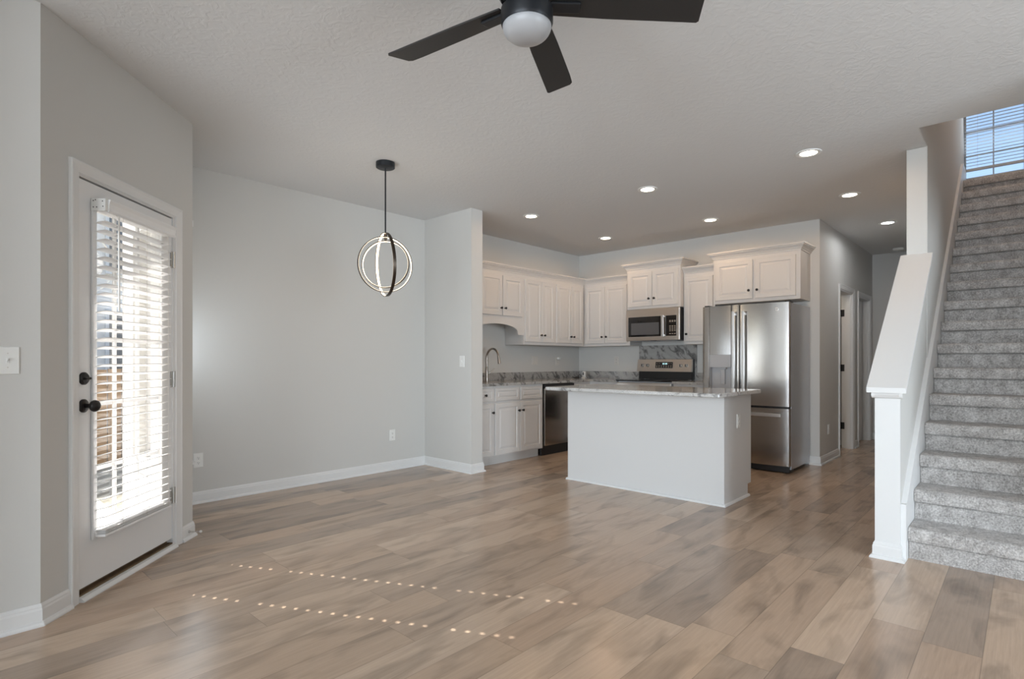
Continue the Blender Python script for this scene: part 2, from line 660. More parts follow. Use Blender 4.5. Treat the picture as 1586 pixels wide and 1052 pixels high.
# short return wall of the dining bay with its window
WY0, WY1, WZ0, WZ1 = 4.32, 4.76, 0.47, 2.08
mb = MB()
XB = C2.x
mb.prism([(XB, C2.y, 0), (XB, WY0, 0), (XB - 0.14, WY0, 0), (XB - 0.14, C2.y + 0.06, 0)], (0, 0, CH), 2)
mb.box(XB - 0.14, XB, WY1, YK, 0, CH)
mb.box(XB - 0.14, XB, WY0, WY1, 0, WZ0)
mb.box(XB - 0.14, XB, WY0, WY1, WZ1, CH)
struct('wall_bay', mb, W)

struct('wall_dining', MB().box(XB - 0.14, 3.93, YK, YK + 0.14, 0, CH), W)
struct('wall_pier', MB().box(3.93, 4.09, 4.205, YK + 0.14, 0, CH), W)
struct('wall_kitchen_left', MB().box(4.09, XK + 0.14, YK, YK + 0.14, 0, CH), W)
struct('wall_kitchen_back', MB().box(XK, XK + 0.12, HALL_Y, YK, 0, CH), W)

# hall wall with two door openings
D2A, D2B, D3A, D3B, DH = 7.765, 8.46, 8.80, 9.55, 2.055
mb = MB()
for a, b in ((XK + 0.12, D2A), (D2B, D3A), (D3B, HALL_END)):
    mb.box(a, b, HALL_Y, HALL_Y + 0.12, 0, CH)
for a, b in ((D2A, D2B), (D3A, D3B)):
    mb.box(a, b, HALL_Y, HALL_Y + 0.12, DH, CH)
struct('wall_hall_left', mb, W)
struct('wall_hall_end', MB().box(HALL_END, HALL_END + 0.12, ST1 - 0.12, 3.6, 0, CH), W)
# side room behind the first hall door
mb = MB()
mb.box(7.0, HALL_END, 3.5, 3.6, 0, CH)
mb.box(8.72, 8.80, HALL_Y + 0.12, 3.5, 0, CH)
struct('wall_side_room', mb, W)

# half wall, post and stairwell wall
SL = 0.775


def capz(x):
    return 1.0 + SL * (x - 3.85)


mb = MB()
mb.prism([(3.91, ST0, 0), (5.07, ST0, 0), (5.07, ST0, capz(5.07) - 0.02), (3.91, ST0, capz(3.91) - 0.02)], (0, ST1 - ST0, 0), 1)
struct('wall_half', mb, W)
mb = MB()
mb.prism([(3.89, ST0 - 0.002, 0), (3.91, ST0 - 0.002, 0), (3.91, ST0 - 0.002, capz(3.91) - 0.02), (3.89, ST0 - 0.002, capz(3.89) - 0.02)], (0, ST1 - ST0 + 0.004, 0), 1)
struct('trim_newel', mb, 'trim')
mb = MB()
mb.box(5.07, HALL_END, ST0, ST1, 0, CH)
mb.box(4.64, 8.42, ST0, ST1, CH + 0.30, TOP)
mb.box(5.07, 8.42, ST0 + 0.0005, ST1, CH - 0.002, CH + 0.302)
mb.box(4.642, 5.0705, ST0 - 0.005, ST0 - 0.0004, CH + 0.001, TOP)
mb.box(5.0705, 8.298, ST0 - 0.005, ST0 - 0.0004, 0, TOP)
struct('wall_stairs', mb, W)

# stairwell beyond
SR = -0.56
SWX = 8.30
WSY0, WSY1, WSZ0, WSZ1 = -0.50, 0.535, 3.265, 4.64
mb = MB()
mb.box(SWX, SWX + 0.12, SR, ST0, 0, WSZ0)
mb.box(SWX, SWX + 0.12, SR, ST0, WSZ1, TOP)
mb.box(SWX, SWX + 0.12, SR, WSY0, WSZ0, WSZ1)
mb.box(SWX, SWX + 0.12, WSY1, ST0, WSZ0, WSZ1)
struct('wall_stair_top', mb, W)
mb = MB()
mb.box(5.07, SWX + 0.12, SR - 0.12, SR, 0, TOP)
mb.box(4.52, 5.07, SR - 0.12, SR, CH + 0.30, TOP)
mb.box(3.95, 5.07, SR - 0.12, SR, 2.13, CH)  # unseen header, added to keep light off the wall above the stairs
mb.prism([(3.95, SR - 0.12, 0), (5.07, SR - 0.12, 0), (5.07, SR - 0.12, capz(5.07)), (3.95, SR - 0.12, capz(3.95))], (0, 0.12, 0), 1)  # unseen, kept low so light reaches the stairs
struct('wall_stair_right', mb, W)
struct('wall_upper', MB().box(4.52, 4.64, SR - 0.12, ST1, CH + 0.30, TOP), W)
struct('ceiling_stairwell', MB().box(4.52, SWX + 0.12, SR - 0.12, ST1, TOP, TOP + 0.1), 'ceiling')
struct('wall_right_front', MB().box(5.07, 5.19, -4.5, SR - 0.12, 0, CH), W)

# rear and right walls of the living area with windows, all behind the camera
mb = MB()
rw = [(-3.5, -1.3), (-0.65, 1.55)]
ys = [-4.62] + [v for p in rw for v in p] + [3.31]
for i in range(0, len(ys), 2):
    mb.box(-6.62, -6.5, ys[i], ys[i + 1], 0, CH)
for a, b in rw:
    mb.box(-6.62, -6.5, a, b, 0, 0.25)
    mb.box(-6.62, -6.5, a, b, 2.35, CH)
struct('wall_rear', mb, W)
mb = MB()
mb.box(-6.5, 0.55, -4.62, -4.5, 0, CH)
mb.box(2.75, 5.19, -4.62, -4.5, 0, CH)
mb.box(0.55, 2.75, -4.62, -4.5, 0, 0.4)
mb.box(0.55, 2.75, -4.62, -4.5, 2.3, CH)
struct('wall_right', mb, W)


def window_frame(name, fr, w, h, nv, nh, depth=0.05, glassname='glass', bar=0.018, t=0.045):
    """frame local: x along, y outwards from room (negative = into room), z up"""
    f = MB(fr)
    f.box(0, w, 0, depth, 0, t)
    f.box(0, w, 0, depth, h - t, h)
    f.box(0, t, 0, depth, t, h - t)
    f.box(w - t, w, 0, depth, t, h - t)
    for i in range(1, nv):
        x = w * i / nv
        f.box(x - bar / 2, x + bar / 2, 0.012, depth - 0.012, t, h - t)
    for i in range(1, nh):
        z = h * i / nh
        f.box(t, w - t, 0.013, depth - 0.013, z - bar / 2, z + bar / 2)
    o = struct(name, f, 'trim')
    g = MB(fr)
    g.box(t, w - t, depth / 2 - 0.002, depth / 2 + 0.002, t, h - t)
    struct('glass_pane', g, glassname, o)
    return o


def frame_at(o, xdir, ydir):
    x, y = Vector(xdir), Vector(ydir)
    z = Vector((0, 0, 1))
    return Matrix(((x.x, y.x, z.x, o[0]), (x.y, y.y, z.y, o[1]), (x.z, y.z, z.z, o[2]), (0, 0, 0, 1)))


window_frame('window_1', frame_at((SWX + 0.04, WSY1, WSZ0), (0, -1, 0), (1, 0, 0)), WSY1 - WSY0, WSZ1 - WSZ0, 4, 5, bar=0.012, t=0.018)
window_frame('window_2', frame_at((XB - 0.05, WY0, WZ0), (0, 1, 0), (-1, 0, 0)), WY1 - WY0, WZ1 - WZ0, 2, 4)
window_frame('window_3', frame_at((-6.53, -0.65, 0.25), (0, 1, 0), (-1, 0, 0)), 2.2, 2.1, 4, 4)
window_frame('window_4', frame_at((-6.53, -3.5, 0.25), (0, 1, 0), (-1, 0, 0)), 2.2, 2.1, 4, 4)
window_frame('window_5', frame_at((0.55, -4.53, 0.4), (1, 0, 0), (0, -1, 0)), 2.2, 1.9, 4, 4)

# ------------------------------------------------------------------ baseboards with shoe moulding
BASE = [(0, 0), (0.027, 0), (0.027, 0.007), (0.021, 0.017), (0.013, 0.021), (0.013, 0.070), (0.010, 0.078), (0.010, 0.084), (0.004, 0.096), (0, 0.096)]
UP = (0, 0, 1)


def baseboard(name, path, pre=None, post=None, flip=False):
    struct(name, MB().sweep(BASE, path, UP, pre, post, flip), 'trim')


s_ = lambda s: tuple(C1 + d45 * s)
baseboard('baseboard_left', [(-6.5, 3.19, 0), (C1.x, 3.19, 0), s_(0.163)], flip=False)
baseboard('baseboard_bay', [s_(1.108), tuple(C2), (XB, YK, 0), (3.93, YK, 0), (3.93, 4.205, 0), (4.09, 4.205, 0), (4.09, 4.36, 0)], flip=False)
baseboard('baseboard_hall', [(XK, 1.79, 0), (XK, HALL_Y, 0), (7.70, HALL_Y, 0)], flip=False)
baseboard('baseboard_hall_middle', [(8.53, HALL_Y, 0), (8.735, HALL_Y, 0)], flip=False)
baseboard('baseboard_hall_end', [(HALL_END, HALL_Y, 0), (HALL_END, ST1, 0)], flip=False)
baseboard('baseboard_newel', [(4.9, ST1, 0), (3.89, ST1, 0), (3.89, ST0, 0), (3.914, ST0, 0)])

# ------------------------------------------------------------------ stair trim: cap, bed moulding, skirt board
mb = MB()
y0, y1 = ST0 - 0.037, ST1 + 0.037
x0, x1 = 3.845, 5.07
mb.prism([(x0, y0, capz(x0) - 0.018), (x1, y0, capz(x1) - 0.018), (x1, y0, capz(x1) + 0.012), (x0, y0, capz(x0) + 0.012)], (0, y1 - y0, 0), 1)
struct('trim_stair_cap', mb, 'trim')
mb = MB()
prof = [(0, 0), (0.006, 0), (0.010, 0.012), (0.018, 0.022), (0.022, 0.030), (0, 0.030)]
dz = 0.04
for yy, sg in ((ST0, -1), (ST1, 1)):
    a = [(3.885, yy), (5.07, yy)]
    pts = [(3.862, yy, capz(3.862) - dz - 0.012), (5.07, yy, capz(5.07) - dz - 0.012), (5.07, yy, capz(5.07) - 0.018), (3.862, yy, capz(3.862) - 0.018)]
    mb.prism(pts, (0, sg * 0.016, 0), 1)
mb.prism([(3.885, ST0 - 0.016, 0.945), (3.875, ST0 - 0.016, 0.949), (3.864, ST0 - 0.016, 0.965), (3.860, ST0 - 0.016, 0.985), (3.885, ST0 - 0.016, 0.995)], (0, ST1 - ST0 + 0.032, 0), 1)
struct('trim_stair_bed_moulding', mb, 'trim')

RISE, RUN, X1 = 0.1853, 0.243, 3.97
NST = 17
SKY0 = 0.512


def skz(x):
    return RISE + (RISE / RUN) * (x - X1) + 0.165


mb = MB()
mb.prism([(3.915, SKY0, 0), (3.915, SKY0, skz(3.945)), (3.945, SKY0, skz(3.945)), (7.9, SKY0, skz(7.9)), (8.3, SKY0, skz(7.9)), (8.3, SKY0, 0)], (0, ST0 - SKY0, 0), 1)
struct('trim_stair_skirt', mb, 'trim')

# ------------------------------------------------------------------ staircase: every step a part
st = thing('staircase', 'flight of grey carpeted stairs rising behind the white half wall', 'stairs', (4.0, 0, 0))
for k in range(NST):
    xr = X1 + 0.030 + RUN * k
    z0, z1 = RISE * k, RISE * (k + 1)
    xe = xr + RUN if k < NST - 1 else SWX - 0.002
    p = [(xr, z0 - (0 if k == 0 else 0.02)), (xr, z1 - 0.088), (xr + 0.008, z1 - 0.080), (xr - 0.028, z1 - 0.074), (xr - 0.034, z1 - 0.060)]
    for q in range(7):
        a = R(180 + 12 - q * 17)
        p.append((xr - 0.008 + 0.028 * math.cos(a), z1 - 0.028 + 0.028 * math.sin(a)))
    p += [(xr + 0.03, z1), (xe + 0.001, z1), (xe + 0.001, z0 - (0 if k == 0 else 0.02))]
    mb = MB()
    mb.prism([(x, SKY0 - 0.002, z) for x, z in p], (0, SR - SKY0 + 0.004, 0), 1)
    mb.build('step', 'carpet', st, smooth=True)

# ------------------------------------------------------------------ patio door (door_1)
CAS = [(0, 0), (0.062, 0), (0.062, 0.017), (0.056, 0.019), (0.046, 0.015), (0.020, 0.011), (0.008, 0.010), (0.004, 0.006), (0, 0.006)]


def casing(name, fr, x0, x1, h, prof=CAS):
    """three-sided door casing in frame (x along wall, y out of wall, z up)"""
    up = fr.to_3x3() @ Vector((0, 1, 0))
    pts = [fr @ Vector(p) for p in ((x0, 0, 0), (x0, 0, h), (x1, 0, h), (x1, 0, 0))]
    m = MB()
    d = (pts[1] - pts[0]).normalized().cross(up)
    inward = (pts[2] - pts[1]).normalized()
    m.sweep(prof, pts, up, flip=d.dot(inward) > 0)
    return struct(name, m, 'trim')


casing('trim_patio_door', DOORF, 0.223, 1.040, 2.062)
mb = MB(DOORF)
mb.box(OP0, 0.2255, -0.135, 0.002, 0, OPH)
mb.box(1.0245, OP1, -0.135, 0.002, 0, OPH)
mb.box(0.222, 1.028, -0.135, 0.002, 2.057, OPH)
mb.box(0.222, 0.236, -0.09, -0.055, 0, 2.057)
mb.box(1.010, 1.028, -0.09, -0.055, 0, 2.057)
mb.box(0.222, 1.028, -0.09, -0.055, 2.040, 2.057)
struct('trim_patio_jamb', mb, 'trim')
DX0, DX1, DZ0, DZ1 = 0.226, 1.024, 0.055, 2.050
GX0, GX1, GZ0, GZ1 = 0.335, 0.915, 0.285, 1.93
YD0, YD1 = -0.052, -0.008
mb = MB(DOORF)
mb.box(DX0, GX0, YD0, YD1, DZ0, DZ1)
mb.box(GX1, DX1, YD0, YD1, DZ0, DZ1)
mb.box(GX0, GX1, YD0, YD1, DZ0, GZ0)
mb.box(GX0, GX1, YD0, YD1, GZ1, DZ1)
door = struct('door_1', mb, 'doorwhite')
mb = MB(DOORF)
for a, b, c, e in ((GX0 - 0.016, GX0 + 0.014, GZ0 - 0.016, GZ1 + 0.016), (GX1 - 0.014, GX1 + 0.016, GZ0 - 0.016, GZ1 + 0.016)):
    mb.box(a, b, YD1, YD1 + 0.012, c, e, 0.004)
mb.box(GX0 + 0.014, GX1 - 0.014, YD1, YD1 + 0.012, GZ0 - 0.016, GZ0 + 0.014, 0.004)
mb.box(GX0 + 0.014, GX1 - 0.014, YD1, YD1 + 0.012, GZ1 - 0.014, GZ1 + 0.016, 0.004)
struct('lite_frame', mb, 'doorwhite', door)
mb = MB(DOORF)
for i in (1, 2):
    x = GX0 + (GX1 - GX0) * i / 3
    mb.box(x - 0.009, x + 0.009, -0.036, -0.024, GZ0, GZ1)
for i in range(1, 5):
    z = GZ0 + (GZ1 - GZ0) * i / 5
    mb.box(GX0, GX1, -0.035, -0.025, z - 0.009, z + 0.009)
struct('muntin_grid', mb, 'doorwhite', door)
struct('glass_pane', MB(DOORF).box(GX0, GX1, -0.0385, -0.0365, GZ0, GZ1), 'glass', door)
kp = lambda s, z, n=0: DOORF @ Vector((s, n, z))
mb = MB()
c = kp(0.268, 0.944, YD1)
mb.lathe([(0.033, 0), (0.033, 0.006), (0.026, 0.012), (0.012, 0.014), (0.0105, 0.034), (0.014, 0.038), (0.026, 0.046), (0.0295, 0.056), (0.027, 0.066), (0.017, 0.074), (0, 0.0755)], c, n45)
struct('door_knob', mb, 'bronze', door, smooth=True)
mb = MB()
c = kp(0.268, 1.078, YD1)
mb.lathe([(0.031, 0), (0.031, 0.008), (0.024, 0.015), (0.0, 0.016)], c, n45)
mb2 = MB(DOORF)
struct('deadbolt', mb, 'bronze', door, smooth=True)
mb2.box(0.249, 0.287, YD1 + 0.014, YD1 + 0.030, 1.072, 1.084, 0.003)
struct('thumb_turn', mb2, 'bronze', door)
for z in (0.325, 1.05, 1.795):
    mb = MB(DOORF)
    mb.tube([(1.026, 0.002, z - 0.05), (1.026, 0.002, z + 0.05)], 0.007, 10)
    mb.box(1.008, 1.026, YD1, 0.0, z - 0.05, z + 0.05)
    mb.box(1.026, 1.040, -0.002, 0.006, z - 0.05, z + 0.05)
    struct('hinge', mb, 'hinge', door)
mb = MB(DOORF)
mb.box(0.222, 1.028, -0.13, -0.002, 0, 0.030)
struct('trim_threshold', mb, 'threshold')
struct('trim_door_sweep', MB(DOORF).box(0.228, 1.022, -0.050, -0.036, 0.0305, 0.054), 'threshold')
mb = MB(DOORF)
mb.prism([(0.224, -0.002, 0), (0.224, 0.030, 0), (0.224, 0.030, 0.006), (0.224, 0.016, 0.020), (0.224, -0.002, 0.022)], (0.81, 0, 0), 0)
struct('trim_threshold_shoe', mb, 'trim')

# ------------------------------------------------------------------ blind on the patio door


def slat_mesh(name, L, holes, half, camber, t=0.0026, hw=0.011, hn=0.0075, tilt=0.0):
    """x along the slat, y across; open cord holes"""
    bm = bmesh.new()
    xs = [0.0]
    for h in holes:
        xs += [h - hw, h + hw]
    xs.append(L)
    ysl = [-half, -half * 0.6, -hn, hn, half * 0.6, half]

    def P(x, y, up):
        z = camber * (1 - (y / half) ** 2) + (t / 2 if up else -t / 2)
        return (x, y * math.cos(tilt) - z * math.sin(tilt), y * math.sin(tilt) + z * math.cos(tilt))
    top = [[bm.verts.new(P(x, y, True)) for y in ysl] for x in xs]
    bot = [[bm.verts.new(P(x, y, False)) for y in ysl] for x in xs]
    for i in range(len(xs) - 1):
        for j in range(len(ysl) - 1):
            if i % 2 == 1 and j == 2:
                continue
            bm.faces.new([top[i][j], top[i + 1][j], top[i + 1][j + 1], top[i][j + 1]])
            bm.faces.new([bot[i][j + 1], bot[i + 1][j + 1], bot[i + 1][j], bot[i][j]])
    for i in range(len(xs) - 1):
        bm.faces.new([top[i][0], bot[i][0], bot[i + 1][0], top[i + 1][0]])
        bm.faces.new([top[i][-1], top[i + 1][-1], bot[i + 1][-1], bot[i][-1]])
    for j in range(len(ysl) - 1):
        bm.faces.new([top[0][j], top[0][j + 1], bot[0][j + 1], bot[0][j]])
        bm.faces.new([top[-1][j], bot[-1][j], bot[-1][j + 1], top[-1][j + 1]])
    bmesh.ops.recalc_face_normals(bm, faces=bm.faces)
    me = bpy.data.meshes.new(name)
    bm.to_mesh(me)
    bm.free()
    return me


BX0, BX1 = 0.324, 0.902           # slat ends along the wall
BN = 0.036                        # slat centre in front of the wall face
bl = thing('window_blind', 'white two inch slatted blind hanging on the glass patio door', 'blind', tuple(DOORF @ Vector((0.67, BN, 0.265))))
boff = ROOT_OFF[bl.name]
H1, H2 = 0.440, 0.850
me = slat_mesh('blind_slat', BX1 - BX0, (H1 - BX0, H2 - BX0), 0.0248, 0.0022)
me.materials.append(M['slat'])
NS = 35
PITCH = 0.0449
for i in range(NS):
    o = bpy.data.objects.new('slat', me)
    COL.objects.link(o)
    o.parent = bl
    loc = DOORF @ Vector((BX0, BN, 0.333 + i * PITCH))
    o.matrix_local = Matrix.Translation(loc - boff) @ DOORF.to_3x3().to_4x4() @ Matrix.Rotation(R(14) + random.uniform(-0.015, 0.015), 4, 'X')
mb = MB(DOORF)
mb.box(BX0, BX1, BN - 0.025, BN + 0.025, 0.284, 0.298, 0.003)
mb.build('bottom_rail', 'slat', bl)
mb = MB(DOORF)
for z in (0.303, 0.309, 0.315):
    mb.box(BX0, BX1, BN - 0.0248, BN + 0.0248, z, z + 0.0026)
mb.build('stacked_slats', 'slat', bl)
mb = MB(DOORF)
mb.box(BX0 + 0.004, 0.916, 0.006, 0.056, 1.915, 1.965, 0.003)
mb.build('headrail', 'slat', bl)
mb = MB(DOORF)
vp = [(0.336, 0.064, 1.908), (0.336, 0.068, 1.908), (0.336, 0.072, 1.918), (0.336, 0.069, 1.930), (0.336, 0.071, 1.952), (0.336, 0.077, 1.966), (0.336, 0.077, 1.973), (0.336, 0.064, 1.973)]
mb.prism(vp, (0.594, 0, 0), 0)
mb.build('valance', 'slat', bl)
mb = MB(DOORF)
mb.box(0.316, 0.322, -0.004, 0.062, 1.912, 1.974)
mb.box(0.316, 0.336, 0.062, 0.066, 1.914, 1.974)
mb.box(0.322, 0.336, -0.004, 0.062, 1.971, 1.974)
br = mb.build('mounting_bracket', 'plate', bl)
for a, z in ((0.008, 1.962), (0.018, 1.966), (0.008, 1.930), (0.024, 1.930), (0.052, 1.960), (0.054, 1.934)):
    mb = MB(DOORF)
    mb.lathe([(0.0032, 0), (0.0032, 0.001)], (0.316, a, z), (-1, 0, 0), 8)
    mb.build('screw_hole', 'slot', br)
HM = (H1 + H2) / 2
for h in (H1, HM, H2):
    mb = MB(DOORF)
    for n in (-0.0268, 0.0268):
        if h == HM and n < 0:
            continue
        mb.tube([(h + 0.014, BN + n, 0.30), (h + 0.014, BN + n, 1.915)], 0.0009, 5)
    mb.build('ladder_cord', 'plate_dim', bl)
mb = MB(DOORF)
mb.tube([(0.392, 0.084, 1.418), (0.392, 0.082, 1.90)], 0.0045, 8)
mb.tube([(0.392, 0.082, 1.895), (0.392, 0.06, 1.918)], 0.003, 6)
mb.build('tilt_wand', 'plate_dim', bl)

# ------------------------------------------------------------------ blind in the stair window
sb = thing('window_blind', 'white slatted blind lowered over the window at the stair top', 'blind', (SWX - 0.035, 0.0, 3.33))
me2 = slat_mesh('stair_slat', WSY1 - WSY0 - 0.012, (0.12, 0.9), 0.0175, 0.0015, hw=0.004, hn=0.004)
me2.materials.append(M['slat_up'])
bo2 = ROOT_OFF[sb.name]
for i in range(34):
    o = bpy.data.objects.new('slat', me2)
    COL.objects.link(o)
    o.parent = sb
    o.matrix_local = Matrix.Translation(Vector((SWX - 0.035, WSY0 + 0.006, 3.400 + 0.0365 * i)) - bo2) @ Matrix.Rotation(R(90), 4, 'Z') @ Matrix.Rotation(R(-8), 4, 'X')
mb = MB()
mb.box(SWX - 0.053, SWX - 0.017, WSY0 + 0.01, WSY1 - 0.01, 3.338, 3.366, 0.003)
mb.build('bottom_rail', 'slat_up', sb)
mb = MB()
mb.box(SWX - 0.058, SWX - 0.012, WSY0 + 0.005, WSY1 - 0.005, 4.62, 4.638, 0.003)
mb.build('headrail', 'slat_up', sb)
for yy in (WSY0 + 0.13, WSY0 + 0.91):
    mb = MB()
    mb.tube([(SWX - 0.056, yy, 3.35), (SWX - 0.056, yy, 4.62)], 0.0012, 5)
    mb.build('ladder_cord', 'slat_up', sb)
# blind in the dining bay window, closed against the sun
db = thing('window_blind', 'closed white blind on the narrow dining bay window', 'blind', (XB - 0.030, (WY0 + WY1) / 2, WZ0 + 0.03))
me3 = slat_mesh('bay_slat', WY1 - WY0 + 0.14, (0.1, 0.3), 0.0248, 0.002, hw=0.0005, hn=0.0005)
me3.materials.append(M['slat'])
bo3 = ROOT_OFF[db.name]
for i in range(36):
    o = bpy.data.objects.new('slat', me3)
    COL.objects.link(o)
    o.parent = db
    o.matrix_local = Matrix.Translation(Vector((XB + 0.030, WY0 - 0.09, WZ0 + 0.025 + 0.0455 * i)) - bo3) @ Matrix.Rotation(R(90), 4, 'Z') @ Matrix.Rotation(R(-64), 4, 'X')
mb = MB()
mb.box(XB + 0.001, XB + 0.052, WY0 - 0.09, WY1 + 0.05, WZ1 + 0.012, WZ1 + 0.055)
mb.build('headrail', 'slat', db)
# window stool in the bay
mb = MB()
mb.box(XB - 0.01, XB + 0.062, WY0 - 0.11, WY1 + 0.07, WZ0 - 0.022, WZ0, 0.004)
struct('trim_bay_stool', mb, 'trim')

# ------------------------------------------------------------------ hall doors
HF = frame_at((0, HALL_Y, 0), (1, 0, 0), (0, -1, 0))
casing('trim_hall_door', HF, D2A + 0.005, D2B - 0.005, DH - 0.005)
casing('trim_hall_end_door', HF, D3A + 0.005, D3B - 0.005, DH - 0.005)
for nm, a, b in (('trim_hall_jamb', D2A, D2B), ('trim_hall_end_jamb', D3A, D3B)):
    mb = MB()
    mb.box(a, a + 0.018, HALL_Y - 0.001, HALL_Y + 0.125, 0, DH)
    mb.box(b - 0.018, b, HALL_Y - 0.001, HALL_Y + 0.125, 0, DH)
    mb.box(a + 0.018, b - 0.018, HALL_Y - 0.001, HALL_Y + 0.125, DH - 0.018, DH)
    mb.box(b - 0.030, b - 0.018, HALL_Y + 0.02, HALL_Y + 0.08, 0, DH - 0.018)
    struct(nm, mb, 'trim')
mb = MB()
mb.box(D2B - 0.012, D2B + 0.023, HALL_Y + 0.15, HALL_Y + 0.83, 0.012, DH - 0.02)
d2 = struct('door_2', mb, 'doorwhite')
for z in (0.30, 1.07, 1.80):
    mb = MB()
    mb.tube([(D2B - 0.022, HALL_Y + 0.133, z - 0.045), (D2B - 0.022, HALL_Y + 0.133, z + 0.045)], 0.010, 10)
    mb.box(D2B - 0.022, D2B - 0.014, HALL_Y + 0.09, HALL_Y + 0.19, z - 0.045, z + 0.045)
    struct('hinge', mb, 'black', d2)
mb = MB()
mb.stack((D3A + 0.02, HALL_Y + 0.085, 0.012), (1, 0, 0), (0, 0, 1), (0, -1, 0), D3B - D3A - 0.05, DH - 0.035, [(0, -0.035), (0, 0)])
d3 = struct('door_3', mb, 'doorwhite')
for zz, hh in ((0.22, 0.72), (1.12, 0.78)):
    mb = MB()
    mb.stack((D3A + 0.13, HALL_Y + 0.085, zz), (1, 0, 0), (0, 0, 1), (0, -1, 0), D3B - D3A - 0.27, hh, [(0, 0.0005), (0.012, 0.006), (0.03, 0.002), (0.05, 0.004)])
    struct('door_panel', mb, 'doorwhite', d3)
mb = MB()
mb.lathe([(0.03, 0), (0.03, 0.006), (0.011, 0.01), (0.011, 0.032), (0.026, 0.042), (0.028, 0.055), (0.016, 0.066), (0, 0.067)], (D3A + 0.09, HALL_Y + 0.085, 0.96), (0, -1, 0), 18)
struct('door_knob', mb, 'nickel', d3, smooth=True)

# ------------------------------------------------------------------ kitchen cabinets
KU = dict(U=(1, 0, 0), N=(0, -1, 0))       # units on the left wall, facing the camera side
KB = dict(U=(0, -1, 0), N=(-1, 0, 0))      # units on the rear wall
DOORLV = [(0, 0), (0, 0.015), (0.004, 0.019), (0.050, 0.019), (0.055, 0.012), (0.066, 0.012), (0.086, 0.018)]
DRAWLV = [(0, 0), (0, 0.015), (0.004, 0.019), (0.032, 0.019), (0.037, 0.012), (0.044, 0.012), (0.055, 0.018)]
KNOB = [(0.008, 0), (0.006, 0.004), (0.0055, 0.012), (0.010, 0.016), (0.0145, 0.021), (0.0145, 0.026), (0.009, 0.030), (0, 0.031)]
CROWN = [(0, 0), (0.008, 0), (0.010, 0.014), (0.016, 0.018), (0.022, 0.030), (0.040, 0.048), (0.046, 0.052), (0.046, 0.060), (0.056, 0.064), (0.056, 0.078), (0, 0.078)]


def pt(run, a, b, z):
    """a = along the run's wall coordinate (X or Y), b = distance in front of the face plane"""
    if run is KU:
        return Vector((a, b, z))
    return Vector((b, a, z))


def leaf(root, run, face, a0, a1, z0, z1, lv, name, knob=None):
    """door or drawer front between a0 (left as seen) and a1, face = plane coordinate"""
    N = Vector(run['N'])
    O = pt(run, a0, face, z0)
    w = abs(a1 - a0)
    mb = MB()
    mb.stack(O, run['U'], (0, 0, 1), N, w, z1 - z0, lv)
    o = mb.build(name, 'cabinet', root)
    if knob:
        kb = MB()
        kb.lathe(KNOB, pt(run, knob[0], face, knob[1]) + N * 0.019, N, 14)
        kb.build('knob', 'bronze', o, smooth=True)
    return o


UF = 4.65          # face of the left wall cabinets (Y)
BF = 6.555         # face of the rear wall cabinets (X)
CATU, GRU = 'cabinet', 'white wall cabinets'
ZT = 2.255

# over-sink cabinet with the arched valance
t = thing('wall_cabinet', 'short white wall cabinet above the sink with an arched valance below', CATU, (4.66, 4.81, 1.70), GRU)
mb = MB()
mb.box(4.095, 5.24, UF, YK - 0.003, 1.69, ZT)
mb.build('carcass', 'cabinet', t)
leaf(t, KU, UF, 4.482, 4.842, 1.712, 2.195, DOORLV, 'door', (4.810, 1.800))
leaf(t, KU, UF, 4.850, 5.208, 1.712, 2.195, DOORLV, 'door', (4.882, 1.800))
leaf(t, KU, UF, 4.10, 4.474, 1.712, 2.195, DOORLV, 'door')
mb = MB()
p = [(4.095, 1.69), (4.095, 1.488), (4.42, 1.488), (4.42, 1.50)]
for q in range(21):
    a = math.pi - math.pi * q / 20
    x = 4.785 + 0.355 * math.cos(a)
    z = 1.500 + 0.112 * (math.sin(a) ** 0.75 if math.sin(a) > 0 else 0)
    p.append((x, z))
p += [(5.145, 1.50), (5.145, 1.488), (5.24, 1.488), (5.24, 1.69)]
mb.prism([(x, UF, z) for x, z in p], (0, 0.02, 0), 1)
mb.build('valance', 'cabinet', t)
mb = MB()
mb.sweep(CROWN, [(4.095, UF, 2.247), (5.24, UF, 2.247)], UP, flip=False)
mb.build('crown_moulding', 'cabinet', t)

for xa, xb, lab, m1, post in ((5.24, 5.875, 'tall white wall cabinet right beside the arched valance', 5.592, None),
                              (5.875, 6.535, 'tall white wall cabinet on the sink wall touching the inside corner', 6.232, 'c')):
    t = thing('wall_cabinet', lab, CATU, ((xa + xb) / 2, 4.81, 1.37), GRU)
    mb = MB()
    mb.box(xa, xb, UF, YK - 0.003, 1.37, ZT)
    mb.build('carcass', 'cabinet', t)
    b1 = xb - 0.022 if post is None else xb - 0.045
    leaf(t, KU, UF, xa + 0.022, m1 - 0.002, 1.405, 2.195, DOORLV, 'door', (m1 - 0.034, 1.495))
    leaf(t, KU, UF, m1 + 0.002, b1, 1.405, 2.195, DOORLV, 'door', (m1 + 0.034, 1.495))
    mb = MB()
    if post:
        mb.sweep(CROWN, [(xa, UF, 2.247), (BF, UF, 2.247)], UP, post=(BF, UF - 1, 2.247))
    else:
        mb.sweep(CROWN, [(xa, UF, 2.247), (xb, UF, 2.247)], UP)
    mb.build('crown_moulding', 'cabinet', t)

